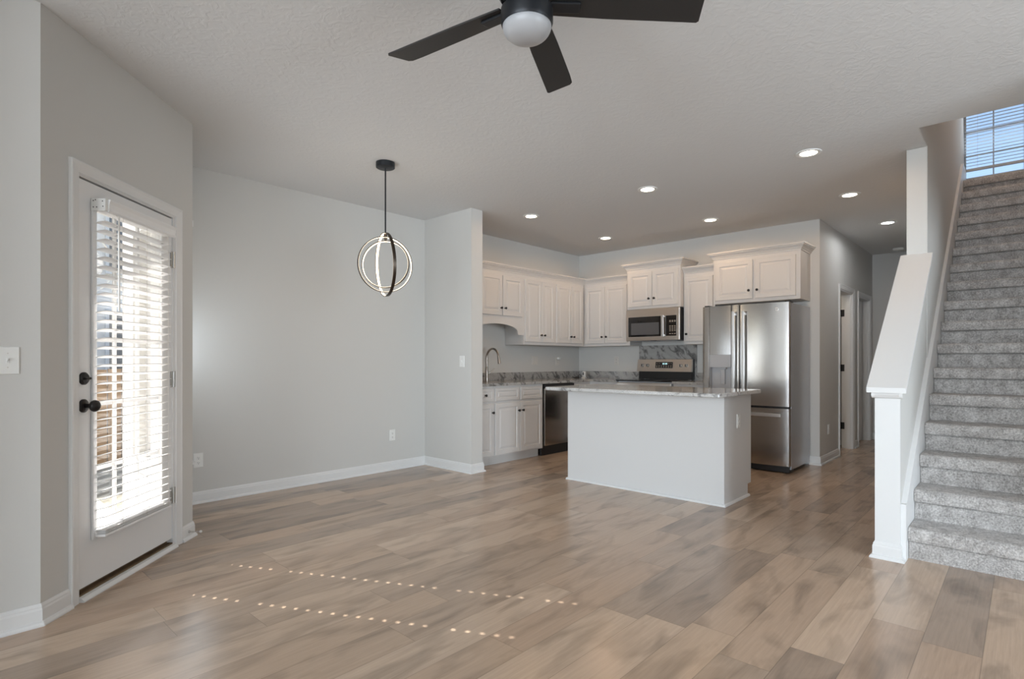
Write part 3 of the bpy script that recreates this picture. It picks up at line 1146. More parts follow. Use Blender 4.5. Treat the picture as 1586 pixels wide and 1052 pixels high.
t = thing('wall_cabinet', 'tall white wall cabinet on the range wall left of the microwave', CATU, (6.71, 4.3, 1.37), GRU)
mb = MB()
mb.box(BF, XK - 0.003, 3.905, UF + 0.31, 1.37, ZT)
mb.build('carcass', 'cabinet', t)
leaf(t, KB, BF, 4.625, 4.300, 1.405, 2.195, DOORLV, 'door', (4.332, 1.495))
leaf(t, KB, BF, 4.296, 3.945, 1.405, 2.195, DOORLV, 'door', (4.262, 1.495))
mb = MB()
mb.sweep(CROWN, [(BF, UF, 2.247), (BF, 3.905, 2.247)], UP, pre=(BF - 1, UF, 2.247))
mb.build('crown_moulding', 'cabinet', t)

t = thing('wall_cabinet', 'short raised white wall cabinet directly above the microwave', CATU, (6.67, 3.52, 1.835), GRU)
MF = 6.475
mb = MB()
mb.box(MF, XK - 0.003, 3.145, 3.900, 1.838, 2.37)
mb.build('carcass', 'cabinet', t)
leaf(t, KB, MF, 3.880, 3.530, 1.870, 2.315, DOORLV, 'door', (3.565, 1.965))
leaf(t, KB, MF, 3.524, 3.175, 1.870, 2.315, DOORLV, 'door', (3.490, 1.965))
mb = MB()
mb.sweep(CROWN, [(XK - 0.003, 3.900, 2.360), (MF, 3.900, 2.360), (MF, 3.145, 2.360), (XK - 0.003, 3.145, 2.360)], UP)
mb.build('crown_moulding', 'cabinet', t)

t = thing('wall_cabinet', 'narrow tall white wall cabinet between microwave and refrigerator', CATU, (6.71, 2.94, 1.37), GRU)
mb = MB()
mb.box(BF, XK - 0.003, 2.742, 3.141, 1.37, ZT)
mb.build('carcass', 'cabinet', t)
leaf(t, KB, BF, 3.125, 2.765, 1.405, 2.195, DOORLV, 'door', (3.092, 1.495))
mb = MB()
mb.sweep(CROWN, [(BF, 3.141, 2.247), (BF, 2.742, 2.247)], UP)
mb.build('crown_moulding', 'cabinet', t)

t = thing('wall_cabinet', 'wide raised white wall cabinet above the refrigerator', CATU, (6.68, 2.26, 1.835), GRU)
FF = 6.50
mb = MB()
mb.box(FF, XK - 0.003, 1.785, 2.738, 1.835, 2.37)
mb.build('carcass', 'cabinet', t)
leaf(t, KB, FF, 2.712, 2.282, 1.872, 2.318, DOORLV, 'door', (2.318, 1.965))
leaf(t, KB, FF, 2.255, 1.830, 1.872, 2.318, DOORLV, 'door', (2.226, 1.965))
mb = MB()
mb.sweep(CROWN, [(XK - 0.003, 2.738, 2.360), (FF, 2.738, 2.360), (FF, 1.785, 2.360), (XK - 0.003, 1.785, 2.360)], UP)
mb.build('crown_moulding', 'cabinet', t)

# base units
LF = 4.335         # face of the left base run (Y)
RF = 6.235         # face of the rear base run (X)
GRB = 'white base cabinets'
t = thing('base_cabinet', 'narrow white base cabinet beside the wall pier with one drawer and door', 'cabinet', (4.24, 4.65, 0), GRB)
mb = MB()
mb.box(4.093, 4.386, LF, YK - 0.003, 0.10, 0.884)
mb.build('carcass', 'cabinet', t)
struct_toe = MB().box(4.12, 4.386, LF + 0.07, LF + 0.09, 0, 0.10).build('toe_kick', 'cabinet', t)
leaf(t, KU, LF, 4.10, 4.376, 0.716, 0.860, DRAWLV, 'drawer', (4.238, 0.786))
leaf(t, KU, LF, 4.10, 4.376, 0.115, 0.690, DOORLV, 'door', (4.350, 0.592))
t = thing('base_cabinet', 'white sink base cabinet with two doors left of the dishwasher', 'cabinet', (4.81, 4.65, 0), GRB)
mb = MB()
mb.box(4.388, 5.235, LF, YK - 0.003, 0.10, 0.884)
mb.build('carcass', 'cabinet', t)
MB().box(4.388, 5.235, LF + 0.07, LF + 0.09, 0, 0.10).build('toe_kick', 'cabinet', t)
leaf(t, KU, LF, 4.402, 4.795, 0.716, 0.860, DRAWLV, 'drawer')
leaf(t, KU, LF, 4.822, 5.215, 0.716, 0.860, DRAWLV, 'drawer')
leaf(t, KU, LF, 4.402, 4.806, 0.115, 0.690, DOORLV, 'door', (4.776, 0.592))
leaf(t, KU, LF, 4.811, 5.215, 0.115, 0.690, DOORLV, 'door', (4.846, 0.592))
t = thing('base_cabinet', 'white corner base cabinet between dishwasher and range, behind the island', 'cabinet', (6.4, 4.4, 0), GRB)
mb = MB()
mb.box(5.865, XK - 0.003, LF, YK - 0.003, 0.10, 0.884)
mb.box(RF, XK - 0.003, 3.895, LF, 0.10, 0.884)
mb.build('carcass', 'cabinet', t)
MB().box(5.865, RF + 0.08, LF + 0.07, LF + 0.09, 0, 0.10).box(RF + 0.07, RF + 0.09, 3.895, LF + 0.07, 0, 0.10).build('toe_kick', 'cabinet', t)
leaf(t, KB, RF, 4.30, 3.905, 0.716, 0.860, DRAWLV, 'drawer', (4.10, 0.786))
leaf(t, KB, RF, 4.30, 3.905, 0.115, 0.690, DOORLV, 'door', (3.94, 0.6))
t = thing('base_cabinet', 'white base cabinet squeezed between range and refrigerator', 'cabinet', (6.55, 2.92, 0), GRB)
mb = MB()
mb.box(RF, XK - 0.003, 2.725, 3.122, 0.10, 0.884)
mb.build('carcass', 'cabinet', t)
MB().box(RF + 0.07, RF + 0.09, 2.725, 3.122, 0, 0.10).build('toe_kick', 'cabinet', t)
leaf(t, KB, RF, 3.110, 2.738, 0.716, 0.860, DRAWLV, 'drawer', (2.92, 0.786))
leaf(t, KB, RF, 3.110, 2.738, 0.115, 0.690, DOORLV, 'door', (3.08, 0.6))

# worktops
ct = thing('worktop', 'grey veined granite worktop running from the pier around the corner', 'worktop', (5.4, 4.6, 0.885))
mb = MB()
mb.prism([(4.093, LF - 0.03, 0.885), (RF - 0.03, LF - 0.03, 0.885), (RF - 0.03, 3.893, 0.885), (XK - 0.002, 3.893, 0.885), (XK - 0.002, YK - 0.002, 0.885), (4.093, YK - 0.002, 0.885)], (0, 0, 0.03), 2)
mb.build('slab', 'granite', ct)
mb = MB()
mb.box(4.093, XK - 0.002, YK - 0.022, YK - 0.002, 0.915, 1.012)
mb.box(XK - 0.022, XK - 0.002, 3.940, YK - 0.022, 0.915, 1.012)
mb.build('upstand', 'granite', ct)
ct = thing('worktop', 'short grey granite worktop between the range and refrigerator', 'worktop', (6.55, 2.92, 0.885))
mb = MB()
mb.box(RF - 0.03, XK - 0.002, 2.722, 3.124, 0.885, 0.915)
mb.build('slab', 'granite', ct)
mb = MB()
mb.box(XK - 0.022, XK - 0.002, 2.722, 3.108, 0.915, 1.012)
mb.build('upstand', 'granite', ct)
mb = MB()
mb.box(XK - 0.020, XK - 0.001, 3.110, 3.938, 0.917, 1.372)
tag(mb.build('splashback', M['granite']), 'grey veined granite splashback on the wall behind the range', 'splashback')

# faucet
fa = thing('faucet', 'brushed nickel gooseneck kitchen faucet on the sink worktop', 'faucet', (4.78, 4.84, 0.915))
fx, fy = 4.78, 4.84
mb = MB()
mb.lathe([(0.030, 0), (0.030, 0.006), (0.021, 0.014), (0.019, 0.10), (0.0175, 0.165), (0.013, 0.18), (0, 0.181)], (fx, fy, 0.915), UP, 20)
mb.build('body', 'nickel', fa, smooth=True)
mb = MB()
pts = [(fx, fy, 1.08), (fx, fy, 1.18)]
for q in range(13):
    a = math.pi - math.pi * 0.94 * q / 12
    pts.append((fx + 0.01 * q / 12, fy - 0.095 - 0.095 * math.cos(a), 1.205 + 0.105 * math.sin(a)))
mb.tube(pts, 0.0125, 12)
mb.build('spout', 'nickel', fa, smooth=True)
mb = MB()
e1, e2 = Vector(pts[-1]), Vector(pts[-1]) + Vector((0.004, -0.014, -0.095))
mb.tube([e1, e1 * 0.6 + e2 * 0.4, e2], [0.014, 0.016, 0.019], 14)
mb.build('spray_head', 'nickel', fa, smooth=True)
mb = MB()
mb.tube([(fx + 0.015, fy - 0.01, 1.01), (fx + 0.04, fy - 0.03, 1.022), (fx + 0.085, fy - 0.055, 1.075)], [0.010, 0.008, 0.006], 10)
mb.build('lever', 'nickel', fa, smooth=True)

# small things on the worktop in the corner
t = thing('soap_holder', 'small white upright holder with dark slot on the corner worktop', 'holder', (6.62, 4.70, 0.915))
mb = MB()
mb.box(6.595, 6.645, 4.668, 4.732, 0.915, 0.930, 0.004)
mb.box(6.600, 6.640, 4.675, 4.725, 0.930, 1.010, 0.010)
mb.build('body', 'plate', t)
mb = MB()
mb.prism([(6.600, 4.690, 0.958), (6.600, 4.712, 0.958), (6.600, 4.712, 1.000), (6.600, 4.690, 1.000)], (-0.002, 0, 0), 0)
mb.build('slot', 'slot', t)
mb = MB()
pts = []
for q in range(26):
    a = q * 0.62
    pts.append((6.42 + 0.05 * math.cos(a) + 0.005 * q, 4.72 + 0.05 * math.sin(a * 1.1), 0.921 + 0.004 * (q % 5) + (0.03 if q > 21 else 0)))
mb.tube(pts, 0.004, 6)
tag(mb.build('coiled_cord', 'black'), 'dark coiled cord lying on the corner worktop', 'cord')

# ------------------------------------------------------------------ dishwasher
t = thing('dishwasher', 'stainless dishwasher with black control strip beside the sink cabinet', 'dishwasher', (5.55, 4.65, 0))
mb = MB()
mb.box(5.250, 5.855, LF + 0.01, YK - 0.02, 0.10, 0.882)
mb.build('tub', 'black', t)
mb = MB()
mb.box(5.256, 5.850, LF - 0.022, LF + 0.01, 0.125, 0.828, 0.004)
mb.build('door', 'steel', t)
mb = MB()
mb.box(5.256, 5.850, LF - 0.026, LF + 0.01, 0.832, 0.878, 0.004)
mb.build('control_strip', 'black', t)
mb = MB()
mb.box(5.252, 5.855, LF + 0.03, LF + 0.06, 0.0, 0.118)
mb.build('toe_panel', 'black', t)

# ------------------------------------------------------------------ island
t = thing('kitchen_island', 'plain white painted kitchen island base standing on the wood floor', 'island', (4.69, 2.54, 0))
IX0, IX1, IY0, IY1 = 4.40, 4.985, 1.768, 3.318
mb = MB()
mb.box(IX0, IX1 - 0.075, IY0, IY1, 0, 0.884)
mb.box(IX1 - 0.075, IX1, IY0, IY1, 0.105, 0.884)
mb.build('body', 'island', t)
SHOE = [(0, 0), (0.016, 0), (0.016, 0.007), (0.012, 0.015), (0.004, 0.019), (0, 0.019)]
mb = MB()
mb.sweep(SHOE, [(IX1 - 0.06, IY1, 0), (IX0, IY1, 0), (IX0, IY0, 0), (IX1 - 0.06, IY0, 0)], UP)
mb.build('shoe_moulding', 'trim', t)
for k in range(3):
    ya = IY0 + 0.02 + k * 0.508
    mb = MB()
    mb.stack((IX1, ya, 0.115), (0, 1, 0), UP, (1, 0, 0), 0.492, 0.575, DOORLV)
    dd = mb.build('door', 'cabinet', t)
    mb = MB()
    mb.lathe(KNOB, (IX1 + 0.019, ya + 0.45, 0.6), (1, 0, 0), 12)
    mb.build('knob', 'bronze', dd, smooth=True)
    mb = MB()
    mb.stack((IX1, ya, 0.716), (0, 1, 0), UP, (1, 0, 0), 0.492, 0.144, DRAWLV)
    mb.build('drawer', 'cabinet', t)


def rounded_rect(x0, x1, y0, y1, r, n=5):
    out = []
    for cx, cy, a0 in ((x1 - r, y1 - r, 0), (x0 + r, y1 - r, 90), (x0 + r, y0 + r, 180), (x1 - r, y0 + r, 270)):
        for k in range(n + 1):
            a = R(a0 + 90 * k / n)
            out.append((cx + r * math.cos(a), cy + r * math.sin(a)))
    return out


mb = MB()
rr = rounded_rect(4.115, 5.03, 1.690, 3.385, 0.025)
lo = rounded_rect(4.121, 5.024, 1.696, 3.379, 0.025)
loops = [[mb.v((x, y, z)) for x, y in L_] for L_, z in ((lo, 0.884), (rr, 0.890), (rr, 0.910), (lo, 0.916))]
mb.bm.faces.new(loops[0][::-1])
mb.bm.faces.new(loops[-1])
for a, b in zip(loops, loops[1:]):
    n = len(a)
    for k in range(n):
        mb.bm.faces.new([a[k], a[(k + 1) % n], b[(k + 1) % n], b[k]])
tag(mb.build('island_worktop', 'granite_light'), 'pale speckled granite worktop overhanging the white island', 'worktop')

# ------------------------------------------------------------------ range
t = thing('range', 'stainless and black electric range with rear control panel', 'oven', (6.5, 3.51, 0))
RY0, RY1 = 3.128, 3.890
mb = MB()
mb.box(6.23, 6.845, RY0, RY1, 0.02, 0.905)
mb.build('body', 'steel_dark', t)
mb = MB()
mb.box(6.18, 6.75, RY0 - 0.001, RY1 + 0.001, 0.906, 0.924, 0.003)
ck = mb.build('cooktop', 'black_glass', t)
for bx, by, br_ in ((6.33, 3.33, 0.10), (6.33, 3.70, 0.08), (6.60, 3.33, 0.075), (6.60, 3.70, 0.10)):
    mb = MB()
    mb.lathe([(br_ - 0.003, 0), (br_, 0), (br_, 0.0006), (br_ - 0.003, 0.0006)], (bx, by, 0.924), UP, 32)
    mb.build('burner_ring', 'screen', ck)
mb = MB()
mb.box(6.195, 6.23, RY0 + 0.006, RY1 - 0.006, 0.22, 0.89, 0.005)
od = mb.build('oven_door', 'steel_h', t)
mb = MB()
mb.box(6.1935, 6.195, RY0 + 0.09, RY1 - 0.09, 0.34, 0.70)
mb.build('oven_window', 'black_glass', od)
mb = MB()
mb.tube([(6.155, RY0 + 0.06, 0.82), (6.155, RY1 - 0.06, 0.82)], 0.011, 10)
for yy in (RY0 + 0.09, RY1 - 0.09):
    mb.tube([(6.155, yy, 0.82), (6.196, yy, 0.82)], 0.008, 8)
mb.build('oven_handle', 'handle', od, smooth=True)
mb = MB()
mb.box(6.200, 6.23, RY0 + 0.006, RY1 - 0.006, 0.05, 0.205, 0.004)
mb.build('storage_drawer', 'steel_h', t)
mb = MB()
mb.prism([(6.760, RY0 + 0.002, 0.924), (6.846, RY0 + 0.002, 0.924), (6.846, RY0 + 0.002, 1.186), (6.775, RY0 + 0.002, 1.186)], (0, RY1 - RY0 - 0.004, 0), 1)
mb.build('backguard', 'black', t)
PF = [(6.733, 1.027), (6.757, 1.180)]
mb = MB()
mb.prism([(6.733, RY0 - 0.002, 1.022), (6.775, RY0 - 0.002, 1.022), (6.780, RY0 - 0.002, 1.184), (6.758, RY0 - 0.002, 1.184)], (0, RY1 - RY0 + 0.016, 0), 1)
cp = mb.build('control_panel', 'steel_h', t)
pn = Vector((-0.162, 0, 0.025)).normalized()


def on_panel(y, z):
    f = (z - 1.022) / 0.162
    return Vector((6.733 + 0.025 * f, y, z))


for yk in (3.822, 3.745, 3.273, 3.198):
    mb = MB()
    mb.lathe([(0.023, 0), (0.022, 0.012), (0.019, 0.020), (0, 0.021)], on_panel(yk, 1.103), pn, 18)
    kb = mb.build('knob', 'handle', cp, smooth=True)
    mb = MB()
    mb.box(6.708, 6.724, yk - 0.003, yk + 0.003, 1.088, 1.120)
    mb.build('pointer', 'slot', kb)
mb = MB()
for ya, yb, za, zb, off in ((3.385, 3.632, 1.068, 1.148, 0.002),):
    P4 = [on_panel(ya, za), on_panel(yb, za), on_panel(yb, zb), on_panel(ya, zb)]
    mb.prism([p + pn * 0.0005 for p in P4], pn * 0.003, 0)
dsp = mb.build('display', 'black_glass', cp)
mb = MB()
for q in range(4):
    yq = 3.528 - q * 0.016 - (0.006 if q > 1 else 0)
    P4 = [on_panel(yq - 0.010, 1.116), on_panel(yq, 1.116), on_panel(yq, 1.134), on_panel(yq - 0.010, 1.134)]
    mb.prism([p + pn * 0.0036 for p in P4], pn * 0.0006, 0)
mb.build('clock_digits', 'digit', dsp)
mb = MB()
for rz in (1.080, 1.096, 1.125):
    for q in range(7):
        yq = 3.618 - q * 0.034
        if rz == 1.125 and 1 < q < 5:
            continue
        P4 = [on_panel(yq - 0.014, rz), on_panel(yq, rz), on_panel(yq, rz + 0.006), on_panel(yq - 0.014, rz + 0.006)]
        mb.prism([p + pn * 0.0036 for p in P4], pn * 0.0006, 0)
mb.build('touch_keys', 'legend', dsp)

# ------------------------------------------------------------------ microwave
t = thing('microwave', 'stainless over-range microwave with black window and keypad', 'microwave', (6.66, 3.523, 1.425))
mb = MB()
mb.box(6.475, 6.865, 3.150, 3.896, 1.428, 1.832)
mb.build('case', 'black', t)
mb = MB()
mb.box(6.445, 6.475, 3.146, 3.900, 1.425, 1.832, 0.004)
fr_ = mb.build('front_frame', 'steel_h', t)
mb = MB()
mb.box(6.442, 6.4455, 3.388, 3.862, 1.477, 1.733)
mw = mb.build('door_window', 'black_glass', t)
mb = MB()
mb.box(6.4405, 6.4425, 3.420, 3.820, 1.500, 1.655)
mb.build('window_screen', 'screen', mw)
mb = MB()
mb.box(6.442, 6.4455, 3.185, 3.330, 1.477, 1.733)
kp_ = mb.build('keypad', 'black_glass', t)
mb = MB()
for rz in (1.500, 1.535, 1.555, 1.575, 1.595, 1.650, 1.663):
    for q in range(3):
        yq = 3.278 - q * 0.032
        mb.box(6.441, 6.4425, yq - 0.020, yq, rz, rz + 0.009)
mb.build('key_legends', 'legend', kp_)
mb = MB()
mb.box(6.405, 6.420, 3.340, 3.376, 1.470, 1.740, 0.004)
mb.box(6.420, 6.446, 3.345, 3.371, 1.478, 1.495)
mb.box(6.420, 6.446, 3.345, 3.371, 1.715, 1.732)
mb.build('handle', 'handle', t)
mb = MB()
mb.box(6.50, 6.62, 3.20, 3.48, 1.420, 1.428)
mb.box(6.50, 6.62, 3.56, 3.84, 1.420, 1.428)
mb.build('grease_filter', 'steel_dark', t)

# ------------------------------------------------------------------ refrigerator
FY0, FY1 = 1.783, 2.706
t = thing('refrigerator', 'stainless french door refrigerator with water dispenser and bottom freezer', 'refrigerator', (6.45, 2.245, 0))
mb = MB()
mb.box(6.175, 6.845, FY0, FY1, 0.035, 1.765, 0.004)
mb.build('cabinet_body', 'steel_dark', t)
SEAM = 2.283


def fcurve(y, fw=0.026):
    u = (y - (FY0 + FY1) / 2) / ((FY1 - FY0) / 2)
    return 6.094 + fw * u * u


def curved_panel(mb, ya, yb, za, zb, n=14, back=6.170, rl=True):
    ys_ = [ya + (yb - ya) * k / n for k in range(n + 1)]
    p = [(fcurve(y), y) for y in ys_]
    if rl:
        p[0] = (p[0][0] + 0.010, p[0][1])
        p[-1] = (p[-1][0] + 0.010, p[-1][1])
        p.insert(1, (fcurve(ya + 0.008) + 0.0005, ya + 0.008))
        p.insert(-1, (fcurve(yb - 0.008) + 0.0005, yb - 0.008))
    p += [(back, yb), (back, ya)]
    mb.prism([(x, y, za) for x, y in p], (0, 0, zb - za), 2)


ZS = 0.690
WY_0, WY_1, WZ_0, WZ_1 = 2.375, 2.618, 0.76, 1.232   # dispenser bay in the left door
mb = MB()
curved_panel(mb, SEAM + 0.003, WY_0, ZS, 1.772, 6)
curved_panel(mb, WY_1, FY1, ZS, 1.772, 6)
curved_panel(mb, WY_0, WY_1, WZ_1, 1.772, 6, rl=False)
curved_panel(mb, WY_0, WY_1, ZS, WZ_0, 6, rl=False)
ld = mb.build('left_door', 'steel', t, smooth=True)
mb = MB()
mb.box(6.098, 6.115, WY_0 + 0.002, WY_1 - 0.002, 1.092, WZ_1 - 0.002, 0.003)
mb.build('dispenser_panel', 'disp', ld)
mb = MB()
mb.box(6.160, 6.168, WY_0 + 0.002, WY_1 - 0.002, WZ_0, 1.092)
mb.box(6.108, 6.160, WY_0 + 0.002, WY_0 + 0.008, WZ_0, 1.092)
mb.box(6.108, 6.160, WY_1 - 0.008, WY_1 - 0.002, WZ_0, 1.092)
mb.build('dispenser_recess', 'disp', ld)
mb = MB()
mb.box(6.125, 6.155, 2.455, 2.500, 0.905, 1.070, 0.004)
mb.box(6.120, 6.158, 2.440, 2.520, 1.072, 1.092)
mb.build('dispenser_paddle', 'disp', ld)
mb = MB()
mb.box(6.100, 6.160, WY_0 + 0.008, WY_1 - 0.008, WZ_0, WZ_0 + 0.012)
mb.build('drip_tray', 'black', ld)
mb = MB()
curved_panel(mb, FY0, SEAM - 0.003, ZS, 1.772, 16)
rd = mb.build('right_door', 'steel', t, smooth=True)
mb = MB()
c = Vector((fcurve(1.905), 1.905, 1.700))
mb.lathe([(0.019, 0), (0.019, 0.0012), (0.0165, 0.0018), (0.0165, 0.001), (0, 0.001)], c, (-1, 0, 0), 24)
em = mb.build('emblem', 'silver_label', rd)
mb = MB()
mb.tube([c + Vector((-0.002, 0.009 * math.cos(a), 0.009 * math.sin(a))) for a in [k * 0.5 for k in range(11)]], 0.0012, 5)
mb.tube([c + Vector((-0.002, -0.002 + 0.004 * math.cos(a), 0.004 * math.sin(a))) for a in [k * 0.6 for k in range(9)]], 0.0012, 5)
mb.build('emblem_script', 'disp', em)
mb = MB()
curved_panel(mb, FY0, FY1, 0.075, 0.668, 20)
fd = mb.build('freezer_drawer', 'steel', t, smooth=True)


def bar_handle(name, p0, p1, standoff, parent, wide):
    """flat bar from p0 to p1 with two posts back to the door"""
    p0, p1 = Vector(p0), Vector(p1)
    m = MB()
    if abs(p0.z - p1.z) > 0.1:
        m.box(p0.x - 0.012, p0.x + 0.002, p0.y - wide / 2, p0.y + wide / 2, p0.z, p1.z, 0.004)
        for z in (p0.z + 0.03, p1.z - 0.03):
            m.box(p0.x, p0.x + standoff, p0.y - 0.008, p0.y + 0.008, z - 0.012, z + 0.012)
    else:
        m.box(p0.x - 0.012, p0.x + 0.002, p0.y, p1.y, p0.z - wide / 2, p0.z + wide / 2, 0.004)
        for y in (p0.y + 0.12, p1.y - 0.12):
            m.box(p0.x, p0.x + standoff, y - 0.012, y + 0.012, p0.z - 0.008, p0.z + 0.008)
    return m.build(name, 'handle', parent)


bar_handle('handle', (6.050, 2.335, 0.74), (6.050, 2.335, 1.700), 0.058, ld, 0.028)
bar_handle('handle', (6.050, 2.228, 0.74), (6.050, 2.228, 1.700), 0.058, rd, 0.028)
bar_handle('handle', (6.052, 1.850, 0.603), (6.052, 2.640, 0.603), 0.060, fd, 0.036)
mb = MB()
mb.box(6.125, 6.175, FY0 + 0.005, FY1 - 0.005, 0.668, 0.690)
mb.box(6.130, 6.30, FY0 + 0.01, FY1 - 0.01, 0.012, 0.075)
mb.build('gasket_and_grille', 'black', t)
mb = MB()
mb.box(6.16, 6.26, FY0 + 0.005, FY0 + 0.06, 1.768, 1.790, 0.004)
mb.box(6.16, 6.26, FY1 - 0.06, FY1 - 0.005, 1.768, 1.790, 0.004)
mb.build('hinge_cover', 'black', t)
for yy in (FY0 + 0.06, FY1 - 0.06):
    for xx in (6.20, 6.78):
        MB().lathe([(0.018, 0), (0.018, 0.034), (0.01, 0.036)], (xx, yy, 0), UP, 12).build('foot', 'black', t)

# ------------------------------------------------------------------ electrical plates


def plate(name, label, cat, o, U, N, w, h, kind, m='plate', group=None):
    """wall plate centred at o; kind 'outlet', 'switch' or 'plain'"""
    o, U, N = Vector(o), Vector(U), Vector(N)
    V = Vector((0, 0, 1))
    r = thing(name, label, cat, tuple(o - V * h / 2), group)
    b = MB()
    b.stack(o - U * w / 2 - V * h / 2, U, V, N, w, h, [(0, 0.0005), (0, 0.003), (0.003, 0.006)])
    b.build('cover_plate', m, r)
    if kind == 'outlet':
        for dz in (-0.020, 0.020):
            b = MB()
            b.stack(o - U * 0.0165 + V * (dz - 0.014), U, V, N, 0.033, 0.028, [(0, 0.006), (0.002, 0.0085)])
            s = b.build('socket', m, r)
            b = MB()
            for du, hh in ((-0.007, 0.010), (0.005, 0.008)):
                b.stack(o + U * du + V * (dz - 0.003), U, V, N, 0.0022, hh, [(0, 0.0086), (0, 0.009)])
            b.stack(o - U * 0.0025 + V * (dz - 0.011), U, V, N, 0.005, 0.005, [(0, 0.0086), (0, 0.009)])
            b.build('slots', 'slot', s)
    elif kind == 'switch':
        b = MB()
        b.stack(o - U * 0.005 - V * 0.012, U, V, N, 0.010, 0.024, [(0, 0.006), (0, 0.008), (0.001, 0.0085)])
        b.build('toggle_slot', m, r)
        b = MB()
        b.tube([o + N * 0.008 + V * 0.001, o + N * 0.020 + V * 0.008], [0.004, 0.0032], 8)
        b.build('toggle', m, r)
        b = MB()
        for dz in (-0.030, 0.030):
            b.lathe([(0.003, 0), (0.003, 0.001), (0, 0.0014)], o + N * 0.006 + V * dz, N, 8)
        b.build('screw', 'plate_dim', r)
    elif kind == 'double':
        for du in (-0.023, 0.023):
            b = MB()
            b.stack(o + U * (du - 0.016) - V * 0.033, U, V, N, 0.032, 0.066, [(0, 0.006), (0.002, 0.009)])
            b.build('rocker', m, r)
    return r


X_, Y_ = (1, 0, 0), (0, 1, 0)
nY, nX = (0, -1, 0), (-1, 0, 0)
plate('light_switch', 'white toggle light switch on the wall left of the patio door', 'switch', (0.282, 3.19, 1.166), X_, nY, 0.078, 0.118, 'switch')
plate('power_outlet', 'white power outlet low on the dining wall under the pendant lamp', 'outlet', (3.492, YK, 0.372), X_, nY, 0.073, 0.116, 'outlet', 'plate')
plate('power_outlet', 'white power outlet low on the dining wall near the patio door', 'outlet', (1.598, YK, 0.352), X_, nY, 0.073, 0.116, 'outlet')
plate('light_switch', 'white switch plate at chest height on the wall pier', 'switch', (3.93, 4.345, 1.158), nY, nX, 0.075, 0.118, 'switch')
plate('power_outlet', 'white power outlet on the right end of the island', 'outlet', (4.697, IY0, 0.662), X_, nY, 0.073, 0.116, 'outlet')
plate('wall_switch', 'pale double switch plate on the sink wall below the tall cabinet', 'switch', (5.835, YK, 1.168), X_, nY, 0.118, 0.118, 'double', 'plate_dim')
o_ = plate('power_outlet', 'power outlet with white plug-in light on the sink wall near corner', 'outlet', (6.33, YK, 1.165), X_, nY, 0.073, 0.116, 'outlet', 'plate_dim')
mb = MB()
mb.box(6.305, 6.365, YK - 0.050, YK - 0.012, 1.180, 1.215, 0.010)
mb.build('plug_in_light', 'plate', o_)
plate('power_outlet', 'pale power outlet on the kitchen rear wall left of the range', 'outlet', (XK, 4.31, 1.165), nY, nX, 0.073, 0.116, 'outlet', 'plate_dim')
plate('power_outlet', 'white power outlet low on the hall wall beyond the refrigerator', 'outlet', (7.24, HALL_Y, 0.37), X_, nY, 0.073, 0.116, 'outlet')

# door stop on the baseboard
t = thing('door_stop', 'small spring door stop with white tip on the baseboard by the patio door', 'door stop', tuple(kp(1.185, 0.045, 0.012)))
mb = MB()
a = kp(1.185, 0.048, 0.013)
mb.lathe([(0.010, 0), (0.009, 0.004), (0.006, 0.008), (0.0, 0.009)], a, n45, 12)
mb.build('base', 'hinge', t)
mb = MB()
mb.tube([a + n45 * (0.008 + 0.0017 * k) + (d45 * math.cos(k * 1.6) + Vector(UP) * math.sin(k * 1.6)) * 0.004 for k in range(36)], 0.0012, 5)
mb.build('spring', 'hinge', t)
mb = MB()
mb.lathe([(0.005, 0), (0.0075, 0.002), (0.0085, 0.008), (0.007, 0.014), (0, 0.016)], a + n45 * 0.068, n45, 12)
mb.build('rubber_tip', 'rubber', t)

# ------------------------------------------------------------------ ceiling fan
FC = Vector((1.565, 1.371, 0))
t = thing('ceiling_fan', 'black five blade ceiling fan with white globe light', 'ceiling fan', (FC.x, FC.y, CH))
mb = MB()
mb.lathe([(0.085, 0), (0.085, -0.03), (0.10, -0.05), (0.105, -0.08), (0.105, -0.215), (0.098, -0.225), (0, -0.225)], (FC.x, FC.y, CH - 0.001), UP, 48)
mb.build('motor_housing', 'fanblack', t, smooth=True)
mb = MB()
ZR = 2.478
mb.lathe([(0.092, ZR), (0.0975, ZR - 0.004), (0.0975, ZR - 0.052), (0.0945, ZR - 0.060), (0.093, ZR - 0.064), (0, ZR - 0.064)], (FC.x, FC.y, 0), UP, 48)
mb.build('light_collar', 'fanblack', t, smooth=True)
mb = MB()
gp = [(0.0915, 2.418)]
for k in range(1, 13):
    a = R(90 * k / 12)
    gp.append((0.0915 * math.cos(a) ** 0.85 if k < 12 else 0, 2.414 - 0.056 * math.sin(a)))
mb.lathe(gp, (FC.x, FC.y, 0), UP, 48)
mb.build('globe', 'globe', t, smooth='all')
ZB = 2.497
for k in range(5):
    a = R(27 + 72 * k)
    ca_, sa_ = math.cos(a), math.sin(a)
    tl = R(-10)
    fr = Matrix(((ca_, -sa_, 0, FC.x), (sa_, ca_, 0, FC.y), (0, 0, 1, ZB), (0, 0, 0, 1))) @ Matrix.Rotation(tl, 4, 'X')
    mb = MB(fr)
    out = [(0.095, -0.052), (0.30, -0.060), (0.58, -0.064), (0.640, -0.062), (0.655, -0.050), (0.672, 0.058), (0.664, 0.066), (0.58, 0.064), (0.30, 0.058), (0.095, 0.048)]
    mb.prism([(x, y, -0.003) for x, y in out], (0, 0, 0.006), 2)
    bd = mb.build('blade', 'blade', t)
    mb = MB(fr)
    mb.box(0.085, 0.200, -0.024, 0.024, -0.015, -0.003, 0.004)
    mb.build('blade_bracket', 'fanblack', bd)

